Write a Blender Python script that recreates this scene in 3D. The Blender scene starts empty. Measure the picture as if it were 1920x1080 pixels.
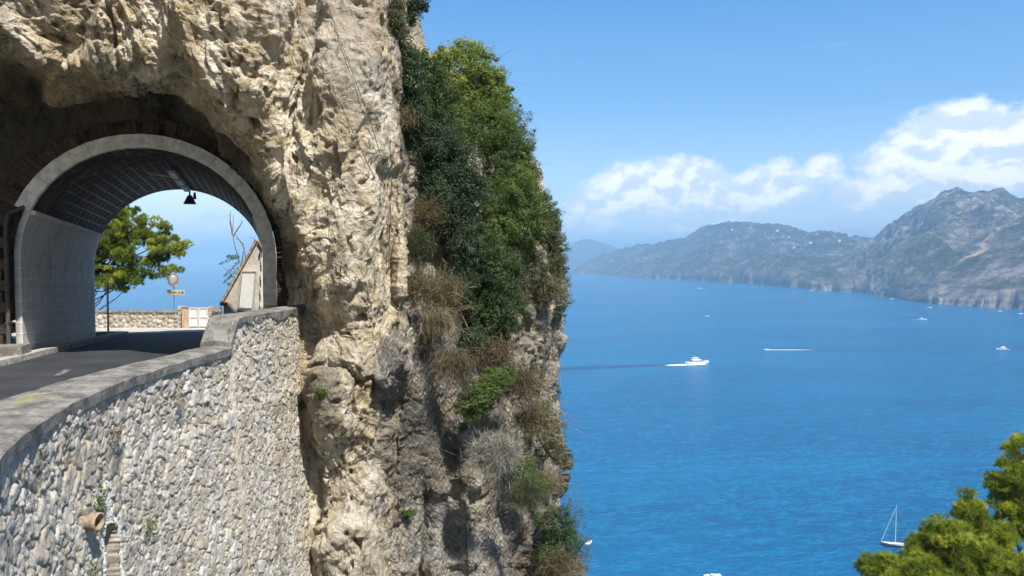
import bpy, math
import numpy as np
from mathutils import Vector

# ------------------------------------------------------------------ camera
E = 115.0                      # height of the eye above the sea
F = 1400.0                     # focal length in photo pixels (1920 wide)
HZ = 485.0                     # row of the horizon in the photo
PITCH = math.atan((540 - HZ) / F)
scene = bpy.context.scene
cam_d = bpy.data.cameras.new('camera'); cam = bpy.data.objects.new('camera', cam_d)
scene.collection.objects.link(cam)
cam_d.sensor_width = 36.0; cam_d.lens = 36.0 * F / 1920
cam.location = (0, 0, E); cam.rotation_euler = (math.radians(90) - PITCH, 0, 0)
cam_d.clip_start = 0.1; cam_d.clip_end = 200000
scene.camera = cam
scene.render.resolution_x = 1920; scene.render.resolution_y = 1080

# ------------------------------------------------------------------ light
SUN_AZ = math.radians(143); SUN_EL = math.radians(56)     # azimuth from +Y, positive = right
SUN_STRENGTH = 4.2; SKY_STRENGTH = 0.09; EXPOSURE = 0.85
scene.view_settings.view_transform = 'Standard'; scene.view_settings.look = 'None'
scene.view_settings.gamma = 1.0; scene.view_settings.exposure = EXPOSURE
sd = Vector((math.sin(SUN_AZ) * math.cos(SUN_EL), math.cos(SUN_AZ) * math.cos(SUN_EL), math.sin(SUN_EL)))
sun_d = bpy.data.lights.new('sun', 'SUN'); sun = bpy.data.objects.new('sun', sun_d)
scene.collection.objects.link(sun)
sun_d.energy = SUN_STRENGTH; sun_d.angle = math.radians(0.53); sun_d.color = (1.0, 0.95, 0.86)
sun.rotation_euler = sd.to_track_quat('Z', 'Y').to_euler(); sun.location = (0, 0, 300)

# ------------------------------------------------------------------ node helper
class G:
    def __init__(s, tree):
        s.t = tree; s.n = tree.nodes; s.l = tree.links
    def node(s, typ, ins=None, **kw):
        n = s.n.new(typ)
        for k, v in kw.items(): setattr(n, k, v)
        for k, v in (ins or {}).items():
            sk = n.inputs[k]
            if isinstance(v, bpy.types.NodeSocket): s.l.new(v, sk)
            else: sk.default_value = v
        return n
    def m(s, op, a, b=0.0, c=0.0, clamp=False):
        n = s.n.new('ShaderNodeMath'); n.operation = op; n.use_clamp = clamp
        for i, v in enumerate((a, b, c)):
            if isinstance(v, bpy.types.NodeSocket): s.l.new(v, n.inputs[i])
            else: n.inputs[i].default_value = v
        return n.outputs[0]
    def ss(s, v, a, b, lo=0.0, hi=1.0):
        n = s.node('ShaderNodeMapRange', {'Value': v, 'From Min': a, 'From Max': b, 'To Min': lo, 'To Max': hi}, interpolation_type='SMOOTHSTEP')
        return n.outputs[0]
    def mix(s, f, a, b, mode='MIX'):
        n = s.n.new('ShaderNodeMix'); n.data_type = 'RGBA'; n.blend_type = mode
        for i, v in ((0, f), (6, a), (7, b)):
            if isinstance(v, bpy.types.NodeSocket): s.l.new(v, n.inputs[i])
            elif i == 0: n.inputs[i].default_value = v
            else: n.inputs[i].default_value = (*v, 1) if len(v) == 3 else v
        return n.outputs[2]
    def noise(s, vec, scale, detail=4, rough=0.55, dist=0.0):
        return s.node('ShaderNodeTexNoise', {'Vector': vec, 'Scale': scale, 'Detail': detail, 'Roughness': rough, 'Distortion': dist}).outputs[0]
    def voro(s, vec, scale, feature='F1', out=0):
        return s.node('ShaderNodeTexVoronoi', {'Vector': vec, 'Scale': scale}, feature=feature).outputs[out]
    def mapv(s, vec, scale=(1, 1, 1), loc=(0, 0, 0), rot=(0, 0, 0)):
        return s.node('ShaderNodeMapping', {'Vector': vec, 'Scale': scale, 'Location': loc, 'Rotation': rot}).outputs[0]
    def attr(s, name, out=2):
        return s.node('ShaderNodeAttribute', attribute_name=name).outputs[out]
    def ramp(s, f, stops):
        n = s.n.new('ShaderNodeValToRGB'); s.l.new(f, n.inputs[0])
        e = n.color_ramp.elements
        while len(e) > 1: e.remove(e[0])
        e[0].position = stops[0][0]; e[0].color = (*stops[0][1], 1)
        for p, c in stops[1:]:
            x = e.new(p); x.color = (*c, 1)
        return n.outputs[0]

# ------------------------------------------------------------------ sky with clouds
world = bpy.data.worlds.new('World'); scene.world = world; world.use_nodes = True
g = G(world.node_tree); g.n.clear()
sky = g.node('ShaderNodeTexSky', sky_type='NISHITA', sun_disc=False)
sky.sun_elevation = SUN_EL; sky.sun_rotation = SUN_AZ
sky.altitude = 100; sky.air_density = 1.0; sky.dust_density = 0.6; sky.ozone_density = 2.0
tc = g.node('ShaderNodeTexCoord').outputs['Generated']
sp = g.node('ShaderNodeSeparateXYZ', {0: tc})
az = g.m('ARCTAN2', sp.outputs[0], sp.outputs[1]); el = g.m('ARCSINE', sp.outputs[2])
cv = g.node('ShaderNodeCombineXYZ', {0: az, 1: g.m('MULTIPLY', el, 1.5), 2: 0.3}).outputs[0]
def pix_dir(px, py):
    x = (px - 960) / F; y = math.cos(PITCH) + math.sin(PITCH) * (540 - py) / F
    z = -math.sin(PITCH) + math.cos(PITCH) * (540 - py) / F
    return math.atan2(x, y), math.atan2(z, math.hypot(x, y))
CL = [(1215, 366, 105, 50, 1.1), (1265, 356, 90, 46, 1.05), (1130, 384, 62, 28, .9), (1345, 382, 90, 30, .75), (1430, 360, 95, 36, .82), (1608, 370, 54, 30, .85),
      (1548, 326, 34, 30, .66), (1465, 316, 24, 20, .5), (1715, 356, 66, 32, .8), (1725, 308, 110, 38, .85), (1820, 272, 130, 55, 1.0), (1900, 305, 130, 62, 1.0), (2040, 290, 160, 80, 1.0),
      (1320, 425, 110, 24, .62), (1095, 430, 80, 34, .55), (1170, 440, 80, 20, .42), (395, 408, 28, 11, .62), (1590, 437, 50, 12, .5),
      (1960, 200, 70, 20, .4), (-500, 300, 300, 90, .9), (2700, 250, 400, 130, .9)]
mask = None
for (px, py, rx, ry, w) in CL:
    a0, e0 = pix_dir(px, py); k = math.cos(a0) ** 2
    du = g.m('MULTIPLY', g.m('SUBTRACT', az, a0), F / rx / k)
    dv = g.m('SUBTRACT', el, e0)
    up = g.m('MULTIPLY', g.m('MAXIMUM', dv, 0), F / ry); dn = g.m('MULTIPLY', g.m('MINIMUM', dv, 0), F / ry * 1.55)
    dd = g.m('ADD', g.m('MULTIPLY', du, du), g.m('ADD', g.m('MULTIPLY', up, up), g.m('MULTIPLY', dn, dn)))
    b = g.m('MULTIPLY', g.m('SUBTRACT', 1.0, g.m('MULTIPLY', dd, 0.42), clamp=True), w)
    mask = b if mask is None else g.m('MAXIMUM', mask, b)
n1 = g.noise(cv, 19, 9, 0.56, 0.1)
n1b = g.noise(g.mapv(cv, loc=(-0.008, 0.020, 0)), 19, 9, 0.56, 0.1)
n2 = g.noise(cv, 60, 6, 0.65, 0.2)
dens = g.m('ADD', mask, g.m('ADD', g.m('MULTIPLY', g.m('SUBTRACT', n1, 0.5), 1.5), g.m('MULTIPLY', g.m('SUBTRACT', n2, 0.5), 0.6)))
alpha = g.ss(dens, 0.16, 0.58)
alpha = g.m('MULTIPLY', alpha, g.ss(mask, 0.0, 0.22))
light = g.ss(g.m('SUBTRACT', n1, n1b), -0.09, 0.07)
core = g.ss(dens, 0.3, 0.95, .25, 1.0)
ccol = g.mix(g.m('MULTIPLY', light, core), (5.4, 6.3, 7.3), (8.7, 8.8, 8.9))
wisp = g.m('MULTIPLY', g.ss(g.noise(g.mapv(cv, (3, 14, 1), rot=(0, 0, -.12)), 3, 5, .6), .62, .85), .10)
lowsky = g.ramp(g.m('MULTIPLY', el, 1.6), [(0, (.74, .86, .92)), (.05, (.60, .75, .88)), (.13, (.40, .60, .79)), (.30, (.15, .37, .68)), (.60, (.038, .21, .53)), (1, (.02, .12, .38))])
lowsky = g.mix(1.0, lowsky, (10, 10, 10), 'MULTIPLY')
skyc = g.mix(0.75, sky.outputs[0], lowsky)
skyc = g.mix(g.m('MULTIPLY', g.m('MULTIPLY', g.ss(az, -.12, -.42), g.ss(az, -1.6, -1.0)), g.ss(el, .45, .08, 0, .8)), skyc, (7.6, 8.5, 9.0))
c1 = g.mix(wisp, skyc, (8, 8.6, 9))
c2 = g.mix(g.m('MULTIPLY', alpha, 0.96), c1, ccol)
bg = g.node('ShaderNodeBackground', {'Color': c2, 'Strength': SKY_STRENGTH})
wo = g.node('ShaderNodeOutputWorld'); g.l.new(bg.outputs[0], wo.inputs[0])

# ------------------------------------------------------------------ geometry helpers
rng = np.random.default_rng(7)
def P(px, py, d):
    """photo pixel + forward distance (metres along +Y) -> world point(s)"""
    px = np.asarray(px, float); py = np.asarray(py, float); d = np.asarray(d, float)
    cy = math.cos(PITCH) * F + math.sin(PITCH) * (540 - py)
    cz = -math.sin(PITCH) * F + math.cos(PITCH) * (540 - py)
    px, cy, cz, d = np.broadcast_arrays(px, cy, cz, d)
    return np.stack([(px - 960) / cy * d, d, E + cz / cy * d], -1)
def sea_at(px, py):
    q = P(px, py, 1.0); s = E / (E - q[2]); return np.array([q[0] * s, s, 0.0])

def ihash(i, j, k, seed):
    h = (i.astype(np.int64) * 374761393 + j.astype(np.int64) * 668265263 + k.astype(np.int64) * 2147483647 + seed * 1274126177) & 0xFFFFFFFF
    h = ((h ^ (h >> 13)) * 1274126177) & 0xFFFFFFFF
    h = ((h ^ (h >> 16)) * 2246822519) & 0xFFFFFFFF
    return (h ^ (h >> 15)) & 0xFFFFFFFF
def rnd(i, j, k, seed): return ihash(i, j, k, seed) / 4294967295.0
def vnoise(p, seed=0):
    f = np.floor(p); t = p - f; f = f.astype(np.int64); t = t * t * t * (t * (t * 6 - 15) + 10)
    r = 0
    for a in (0, 1):
        for b in (0, 1):
            for c in (0, 1):
                w = (t[..., 0] if a else 1 - t[..., 0]) * (t[..., 1] if b else 1 - t[..., 1]) * (t[..., 2] if c else 1 - t[..., 2])
                r = r + w * rnd(f[..., 0] + a, f[..., 1] + b, f[..., 2] + c, seed)
    return r * 2 - 1
def fbm(p, oct=4, seed=0, gain=0.5, lac=2.03):
    r = 0; a = 1; s = 0
    for o in range(oct):
        r = r + a * vnoise(p + 17.3 * o, seed + o); s += a; a *= gain; p = p * lac
    return r / s
def ridged(p, oct=4, seed=0, gain=0.5):
    r = 0; a = 1; s = 0
    for o in range(oct):
        r = r + a * (1 - 2 * np.abs(vnoise(p + 9.1 * o, seed + o))); s += a; a *= gain; p = p * 2.07
    return r / s
def worley(p, seed=0, jit=0.9):
    f = np.floor(p).astype(np.int64); best = np.full(p.shape[:-1], 9.0); sec = best.copy(); idv = np.zeros(p.shape[:-1])
    for a in (-1, 0, 1):
        for b in (-1, 0, 1):
            for c in (-1, 0, 1):
                i, j, k = f[..., 0] + a, f[..., 1] + b, f[..., 2] + c
                dx = i + .5 + jit * (rnd(i, j, k, seed) - .5) - p[..., 0]
                dy = j + .5 + jit * (rnd(i, j, k, seed + 1) - .5) - p[..., 1]
                dz = k + .5 + jit * (rnd(i, j, k, seed + 2) - .5) - p[..., 2]
                d = np.sqrt(dx * dx + dy * dy + dz * dz)
                cl = d < best
                sec = np.where(cl, best, np.minimum(sec, d)); idv = np.where(cl, rnd(i, j, k, seed + 3), idv); best = np.where(cl, d, best)
    return best, sec, idv
def facets(p, seed=0, jit=0.95):
    """piecewise planar field: each cell is a randomly tilted plane, like broken rock"""
    f = np.floor(p).astype(np.int64); wsum = np.full(p.shape[:-1], 1e-9); val = np.zeros(p.shape[:-1])
    for a in (-1, 0, 1):
        for b in (-1, 0, 1):
            for c in (-1, 0, 1):
                i, j, k = f[..., 0] + a, f[..., 1] + b, f[..., 2] + c
                dx = i + .5 + jit * (rnd(i, j, k, seed) - .5) - p[..., 0]; dy = j + .5 + jit * (rnd(i, j, k, seed + 1) - .5) - p[..., 1]; dz = k + .5 + jit * (rnd(i, j, k, seed + 2) - .5) - p[..., 2]
                w = np.exp(-26 * (dx * dx + dy * dy + dz * dz))
                v = (rnd(i, j, k, seed + 4) - .5) + 1.3 * ((rnd(i, j, k, seed + 5) - .5) * dx + (rnd(i, j, k, seed + 6) - .5) * dz + (rnd(i, j, k, seed + 7) - .5) * dy)
                val += v * w; wsum += w
    return val / wsum
def worley2(u, v, seed=0, jit=0.85):
    fu = np.floor(u).astype(np.int64); fv = np.floor(v).astype(np.int64); z = np.zeros_like(fu)
    best = np.full(u.shape, 9.0); sec = best.copy(); idv = np.zeros(u.shape)
    for a in (-2, -1, 0, 1, 2):
        for b in (-2, -1, 0, 1, 2):
            i, j = fu + a, fv + b
            dx = i + .5 + jit * (rnd(i, j, z, seed) - .5) - u; dy = j + .5 + jit * (rnd(i, j, z, seed + 1) - .5) - v
            d = np.sqrt(dx * dx + dy * dy) * (0.8 + 0.4 * rnd(i, j, z, seed + 5))
            cl = d < best
            sec = np.where(cl, best, np.minimum(sec, d)); idv = np.where(cl, rnd(i, j, z, seed + 3), idv); best = np.where(cl, d, best)
    return best, sec, idv
def sstep(x, a, b):
    t = np.clip((x - a) / (b - a), 0, 1); return t * t * (3 - 2 * t)

def raw_mesh(name, V, faces_flat, nper, attrs=None, smooth=True, uv=None):
    me = bpy.data.meshes.new(name); V = np.asarray(V, np.float32).reshape(-1, 3); ff = np.asarray(faces_flat, np.int32).ravel()
    nf = len(ff) // nper
    me.vertices.add(len(V)); me.vertices.foreach_set('co', V.ravel())
    me.loops.add(len(ff)); me.loops.foreach_set('vertex_index', ff)
    me.polygons.add(nf); me.polygons.foreach_set('loop_start', np.arange(0, len(ff), nper, dtype=np.int32))
    me.polygons.foreach_set('loop_total', np.full(nf, nper, np.int32))
    me.polygons.foreach_set('use_smooth', np.full(nf, smooth))
    for k, a in (attrs or {}).items():
        at = me.attributes.new(k, 'FLOAT', 'POINT'); at.data.foreach_set('value', np.asarray(a, np.float32).ravel())
    if uv is not None:
        ul = me.uv_layers.new(name='UVMap'); ul.data.foreach_set('uv', np.asarray(uv, np.float32).reshape(-1, 2)[ff].ravel())
    me.update(calc_edges=True); me.validate(); return me
def link(name, me, mat=None, parent=None, **tags):
    o = bpy.data.objects.new(name, me); scene.collection.objects.link(o)
    if mat is not None and me is not None:
        for m_ in (mat if isinstance(mat, (list, tuple)) else [mat]): me.materials.append(m_)
    if parent is not None: o.parent = parent
    for k, v in tags.items(): o[k] = v
    return o
def empty(name, label=None, category=None, loc=(0, 0, 0), group=None):
    o = bpy.data.objects.new(name, None); scene.collection.objects.link(o); o.location = [float(c) for c in loc]
    if label: o['label'] = label
    if category: o['category'] = category
    if group: o['group'] = group
    return o
def tag(o, label, category, group=None):
    o['label'] = label; o['category'] = category
    if group: o['group'] = group
    return o
def grid_faces(n, m, flip=False):
    i = np.arange(n - 1)[:, None] * m + np.arange(m - 1)[None, :]
    q = np.stack([i, i + 1, i + m + 1, i + m], -1) if not flip else np.stack([i, i + m, i + m + 1, i + 1], -1)
    return q.reshape(-1)
def grid_mesh(name, X, attrs=None, flip=False, uv=None, smooth=True):
    n, m = X.shape[:2]; return raw_mesh(name, X.reshape(-1, 3), grid_faces(n, m, flip), 4, attrs, smooth, uv)
def grid_normals(X, toward=None):
    a = np.gradient(X, axis=0); b = np.gradient(X, axis=1); n = np.cross(a, b)
    n /= np.linalg.norm(n, axis=-1, keepdims=True) + 1e-9
    if toward is not None:
        s = np.sign(np.sum(n * (np.asarray(toward) - X), -1, keepdims=True)); n = n * np.where(s == 0, 1, s)
    return n
class MB:
    """mesh builder: collects polygons, builds ONE mesh object"""
    def __init__(s): s.v = []; s.f = []
    def add(s, V, Fc):
        o = len(s.v); s.v += [tuple(float(c) for c in v) for v in V]; s.f += [tuple(i + o for i in f) for f in Fc]
    def frustum(s, c, sx, sy, sz, top=1.0, topy=None, rot=0.0, off=(0, 0), bevel=0.0):
        """box centred at c (its base), sized sx, sy, sz, top scaled; optional chamfered vertical edges"""
        topy = top if topy is None else topy
        def ringpts(hx, hy, b):
            if b <= 0: return [(-hx, -hy), (hx, -hy), (hx, hy), (-hx, hy)]
            return [(-hx + b, -hy), (hx - b, -hy), (hx, -hy + b), (hx, hy - b), (hx - b, hy), (-hx + b, hy), (-hx, hy - b), (-hx, -hy + b)]
        A = ringpts(sx / 2, sy / 2, bevel); Bt = ringpts(sx / 2 * top, sy / 2 * topy, bevel)
        n = len(A); cr, sr = math.cos(rot), math.sin(rot); V = []
        lv = [(A, 0, (0, 0)), (Bt, sz, off)]
        for ring, z, of in lv:
            for x, y in ring:
                x += of[0]; y += of[1]
                V.append((c[0] + x * cr - y * sr, c[1] + x * sr + y * cr, c[2] + z))
        Fc = [tuple(range(n))[::-1], tuple(range(n, 2 * n))] + [(i, (i + 1) % n, (i + 1) % n + n, i + n) for i in range(n)]
        s.add(V, Fc)
    def tube(s, pts, r, seg=8, cap=True):
        pts = [Vector([float(c) for c in p]) for p in pts]; rs = r if isinstance(r, (list, tuple)) else [r] * len(pts)
        V = []; Fc = []; prev = None
        for i, p in enumerate(pts):
            t = (pts[min(i + 1, len(pts) - 1)] - pts[max(i - 1, 0)]).normalized()
            if prev is None: a = t.orthogonal().normalized()
            else: a = (prev - t * prev.dot(t)).normalized()
            prev = a; b = t.cross(a)
            for k in range(seg):
                an = 2 * math.pi * k / seg; V.append(p + (a * math.cos(an) + b * math.sin(an)) * rs[i])
        for i in range(len(pts) - 1):
            for k in range(seg): Fc.append((i * seg + k, i * seg + (k + 1) % seg, (i + 1) * seg + (k + 1) % seg, (i + 1) * seg + k))
        if cap: Fc += [tuple(range(seg))[::-1], tuple(range((len(pts) - 1) * seg, len(pts) * seg))]
        s.add(V, Fc)
    def build(s, name, mat, parent=None, smooth=False, bevel=0.0, **tags):
        me = bpy.data.meshes.new(name); me.from_pydata(s.v, [], s.f); me.update()
        if smooth: me.polygons.foreach_set('use_smooth', [True] * len(me.polygons))
        o = link(name, me, mat, parent, **tags)
        if bevel > 0:
            md = o.modifiers.new('bevel', 'BEVEL'); md.width = bevel; md.segments = 2; md.limit_method = 'ANGLE'
        return o
def sticks(A, B, ra, rb, seg=3):
    """many thin tapered sticks; returns vertices and quads"""
    A = np.asarray(A, float); B = np.asarray(B, float); n = len(A); t = B - A; t /= np.linalg.norm(t, axis=1, keepdims=True) + 1e-9
    h = np.where(np.abs(t[:, 2:3]) < .9, [[0, 0, 1.]], [[1., 0, 0]]); a = np.cross(t, h); a /= np.linalg.norm(a, axis=1, keepdims=True); b = np.cross(t, a)
    an = 2 * np.pi * np.arange(seg) / seg; off = a[:, None] * np.cos(an)[None, :, None] + b[:, None] * np.sin(an)[None, :, None]
    ra = np.broadcast_to(ra, (n,))[:, None, None]; rb = np.broadcast_to(rb, (n,))[:, None, None]
    V = np.concatenate([A[:, None] + off * ra, B[:, None] + off * rb], 1)
    k = np.arange(seg); q = np.stack([k, (k + 1) % seg, (k + 1) % seg + seg, k + seg], -1)
    Fq = (np.arange(n)[:, None, None] * 2 * seg + q[None]).reshape(-1)
    return V.reshape(-1, 3), Fq

# ------------------------------------------------------------------ materials
def new_mat(name):
    m = bpy.data.materials.new(name); m.use_nodes = True; t = G(m.node_tree); t.n.clear()
    out = t.node('ShaderNodeOutputMaterial'); return m, t, out
def finish(t, out, col, rough=0.85, bump=None, bstr=0.5, bdist=0.02, spec=0.3, metal=0.0, extra=None):
    ins = {'Base Color': (*col, 1) if isinstance(col, tuple) else col, 'Roughness': rough, 'Specular IOR Level': spec, 'Metallic': metal}
    b = t.node('ShaderNodeBsdfPrincipled', ins)
    if bump is not None:
        bn = t.node('ShaderNodeBump', {'Height': bump, 'Strength': bstr, 'Distance': bdist}); t.l.new(bn.outputs[0], b.inputs['Normal'])
    t.l.new(b.outputs[0], out.inputs[0]); return b
def objc(t): return t.node('ShaderNodeTexCoord').outputs['Object']
def simple(name, col, rough=0.6, var=0.15, scale=8, spec=0.3, metal=0.0, bump=0.0):
    m, t, out = new_mat(name); v = objc(t); n = t.noise(v, scale, 6, .6)
    dark = tuple(c * (1 - var * 1.6) for c in col); lite = tuple(min(1, c * (1 + var)) for c in col)
    c = t.mix(t.ss(n, .3, .7), dark, lite)
    finish(t, out, c, rough, n if bump else None, bump, 0.02, spec, metal); return m

def rock_mat(name, cream, tan, grey, dark, olive, region=None):
    m, t, out = new_mat(name); v = objc(t)
    w = t.node('ShaderNodeTexNoise', {'Vector': v, 'Scale': .9, 'Detail': 3}).outputs[1]
    vd = t.node('ShaderNodeVectorMath', {0: v, 1: t.node('ShaderNodeVectorMath', {0: w, 3: .6}, operation='SCALE').outputs[0]}, operation='ADD').outputs[0]
    vs = t.mapv(vd, (1.0, 1.0, .34))                                   # runs of stain down the face
    a = t.noise(vs, .75, 8, .62); b = t.noise(vd, 2.4, 8, .66); c = t.noise(vs, 4.6, 6, .65); f = t.noise(v, 17, 5, .7); big = t.noise(v, .28, 4, .55)
    reg = t.attr('region')
    base = t.mix(t.ss(a, .36, .62), cream, tan)
    base = t.mix(t.m('MULTIPLY', t.ss(b, .44, .64), .8), base, olive)
    gr = t.m('ADD', t.m('MULTIPLY', t.ss(big, .42, .62), .45), t.m('MULTIPLY', reg, .85), clamp=True)
    base = t.mix(t.m('MULTIPLY', gr, t.ss(t.noise(vd, 1.3, 7, .6), .30, .58)), base, grey)
    base = t.mix(t.m('MULTIPLY', t.ss(c, .53, .66), .85), base, dark)
    base = t.mix(t.m('MULTIPLY', t.ss(t.noise(t.mapv(vd, (1.0, 1.0, .22)), .62, 6, .6), .53, .64), .7), base, t.mix(t.ss(b, .4, .6), (.12, .10, .07), (.24, .215, .17)))
    st = t.ss(t.noise(t.mapv(vd, (2.6, 2.6, .3)), 1.0, 7, .6), .60, .74)
    base = t.mix(t.m('MULTIPLY', st, .6), base, dark)
    base = t.mix(t.m('MULTIPLY', t.ss(t.noise(vd, 3.3, 8, .7), .60, .70), .55), base, tuple(min(.9, x * 1.3) for x in cream))
    base = t.mix(t.m('MULTIPLY', t.ss(t.attr('dark_tone'), .1, .9), .9), base, t.mix(t.ss(b, .35, .65), (.035, .03, .022), (.12, .10, .065)))
    base = t.mix(t.ss(f, .25, .6), t.mix(.3, base, (.05, .04, .03)), base)
    cr = t.voro(t.mapv(vd, (1, 1, .7)), 2.1, 'DISTANCE_TO_EDGE')
    crk = t.ss(cr, .0, .05); cr2 = t.voro(vd, 6.5, 'F1')
    h = t.m('ADD', t.m('MULTIPLY', b, 1.6), t.m('ADD', t.m('MULTIPLY', f, .45), t.m('ADD', t.m('MULTIPLY', crk, .12), t.m('MULTIPLY', cr2, .5))))
    h = t.m('ADD', h, t.m('MULTIPLY', t.noise(v, 42, 3, .6), .16))
    finish(t, out, base, .93, h, .85, .14, .15); return m
M_rock = rock_mat('limestone', (.88, .80, .65), (.58, .46, .31), (.36, .345, .315), (.145, .115, .08), (.40, .335, .18))

m, t, out = new_mat('rubble_stone'); v = objc(t)
sid = t.attr('stone'); mor = t.attr('mortar'); lime = t.attr('lime')
c = t.ramp(sid, [(0, (.33, .30, .25)), (.18, (.66, .62, .55)), (.36, (.46, .42, .35)), (.5, (.76, .73, .67)), (.66, (.40, .39, .36)), (.8, (.60, .52, .40)), (.9, (.78, .76, .71)), (1, (.50, .47, .42))])
n = t.noise(v, 14, 7, .65); n2 = t.noise(v, 1.1, 6, .6)
c = t.mix(t.ss(n, .35, .75), t.mix(.42, c, (.16, .13, .1)), c)
c = t.mix(t.m('MULTIPLY', t.ss(n2, .50, .68), .5), c, (.38, .30, .20))
mc = t.mix(t.ss(t.noise(v, 5, 5, .6), .4, .65), (.33, .28, .21), (.58, .53, .45))
c = t.mix(mor, c, mc)
c = t.mix(t.m('MULTIPLY', t.ss(t.noise(t.mapv(v, (1.4, 1.4, .35)), 1.3, 6, .65), .54, .70), .6), c, (.17, .13, .085))
c = t.mix(lime, c, t.mix(t.ss(n, .3, .6), (.55, .52, .46), (.8, .79, .75)))
finish(t, out, c, .92, t.m('ADD', n, t.m('MULTIPLY', t.noise(v, 45, 4, .6), .4)), .7, .03, .2); M_rubble = m

m, t, out = new_mat('weathered_cement'); v = objc(t)
n = t.noise(v, 3.0, 9, .68); s = t.noise(v, 60, 3, .6); st = t.noise(t.mapv(v, (1, 1, .3)), 1.5, 6, .6)
c = t.mix(t.ss(n, .35, .66), (.115, .11, .10), (.29, .275, .25))
c = t.mix(t.m('MULTIPLY', t.ss(st, .55, .7), .6), c, (.10, .09, .075))
c = t.mix(t.m('MULTIPLY', t.ss(t.noise(v, 1.7, 6, .6, .5), .60, .72), .55), c, (.33, .29, .09))
c = t.mix(t.m('MULTIPLY', t.ss(t.noise(v, 24, 4, .7), .60, .68), .5), c, (.55, .53, .5))
c = t.mix(t.ss(s, .3, .5), t.mix(.35, c, (0, 0, 0)), c)
finish(t, out, c, .93, t.m('ADD', n, t.m('MULTIPLY', s, .25)), .8, .03, .15); M_cement = m

m, t, out = new_mat('asphalt'); v = objc(t)
c = t.mix(t.ss(t.noise(v, .8, 6, .6), .3, .7), (.024, .027, .033), (.044, .048, .056))
c = t.mix(t.m('MULTIPLY', t.ss(t.noise(v, 90, 2, .5), .6, .7), .35), c, (.16, .16, .16))
c = t.mix(t.m('MULTIPLY', t.ss(t.noise(t.mapv(v, (.5, .16, 1)), 2.2, 5, .6), .62, .75), .5), c, (.075, .078, .085))
finish(t, out, c, .8, t.noise(v, 120, 3, .6), .4, .01, .35); M_asphalt = m
M_yard = simple('sunlit_paving', (.50, .47, .41), .9, .18, 2.5, bump=.3)  # sun glare beyond the tunnel put into a pale base colour
M_kerb = simple('kerb_concrete', (.42, .41, .38), .9, .3, 6, bump=.4)
M_trim = simple('painted_trim', (.86, .88, .86), .75, .16, 5, bump=.3)
M_white = simple('white_paint', (.80, .80, .78), .5, .04, 5)
M_dark = simple('dark_metal', (.045, .05, .055), .5, .2, 10, metal=.4)
M_grey = simple('galvanised_metal', (.38, .39, .40), .45, .12, 12, metal=.6)
M_lamp = simple('lamp_plastic', (.62, .64, .68), .4, .08, 6)
M_terra = simple('terracotta', (.33, .235, .17), .85, .3, 14, bump=.5)
M_orange = simple('roof_tile', (.50, .20, .09), .85, .3, 12, bump=.5)
M_bark = simple('bark', (.16, .11, .075), .95, .4, 12, bump=.8)
M_twig = simple('dry_twig', (.24, .19, .15), .95, .3, 12)
M_net = simple('rusty_wire', (.11, .10, .09), .7, .3, 10, metal=.3)

m, t, out = new_mat('brick_block'); v = objc(t); oi = t.attr('stone')
c = t.ramp(oi, [(0, (.05, .038, .03)), (.35, (.095, .06, .045)), (.7, (.13, .085, .06)), (1, (.08, .07, .055))])
c = t.mix(t.ss(t.noise(v, 7, 6, .65), .4, .7), c, t.mix(.5, c, (.02, .018, .015)))
finish(t, out, c, .92, t.noise(v, 20, 6, .6), .6, .03, .2); M_brick = m

m, t, out = new_mat('tunnel_vault'); uv = t.node('ShaderNodeTexCoord').outputs['UV']; v = objc(t)
br = t.node('ShaderNodeTexBrick', {'Vector': uv, 'Scale': 1.0, 'Mortar Size': .034, 'Mortar Smooth': .4, 'Brick Width': .62, 'Row Height': .30, 'Color1': (.12, .10, .10, 1), 'Color2': (.20, .17, .155, 1), 'Mortar': (.55, .52, .50, 1)})
c = br.outputs[0]
along = t.node('ShaderNodeSeparateXYZ', {0: uv}).outputs[0]
dark_tone = t.m('MULTIPLY', t.ss(along, 6.0, 1.2), t.ss(t.noise(v, .9, 5, .6), .15, .5))  # sooty near the mouth, cleaner towards the far end
c = t.mix(dark_tone, c, t.mix(t.ss(t.noise(v, 1.6, 6, .6), .4, .65), (.035, .028, .02), (.12, .085, .04)))
c = t.mix(t.m('MULTIPLY', t.ss(t.noise(v, 5, 6, .7), .55, .7), .5), c, (.06, .05, .045))
finish(t, out, c, .9, t.m('SUBTRACT', t.m('MULTIPLY', t.noise(v, 12, 5, .6), .6), t.m('MULTIPLY', br.outputs[1], .5)), .7, .05, .2); M_vault = m

m, t, out = new_mat('painted_block_wall'); uv = t.node('ShaderNodeTexCoord').outputs['UV']; v = objc(t)
br = t.node('ShaderNodeTexBrick', {'Vector': uv, 'Scale': 1.0, 'Mortar Size': .022, 'Mortar Smooth': .6, 'Brick Width': .78, 'Row Height': .30, 'Color1': (.66, .65, .62, 1), 'Color2': (.80, .79, .76, 1), 'Mortar': (.93, .92, .90, 1)})
ms = t.ss(t.node('ShaderNodeSeparateXYZ', {0: uv}).outputs[1], 3.4, 2.2)
c = t.mix(t.m('MULTIPLY', ms, .9), (.78, .77, .73), br.outputs[0])
c = t.mix(t.m('MULTIPLY', t.ss(t.noise(t.mapv(v, (3, 3, .5)), 2.4, 7, .65), .48, .72), .55), c, (.34, .32, .27))
c = t.mix(t.m('MULTIPLY', t.ss(t.noise(v, 1.1, 5, .6), .52, .7), .45), c, (.40, .38, .32))
c = t.mix(t.m('MULTIPLY', t.ss(t.noise(v, 30, 4, .6), .6, .7), .4), c, (.25, .24, .22))
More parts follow.
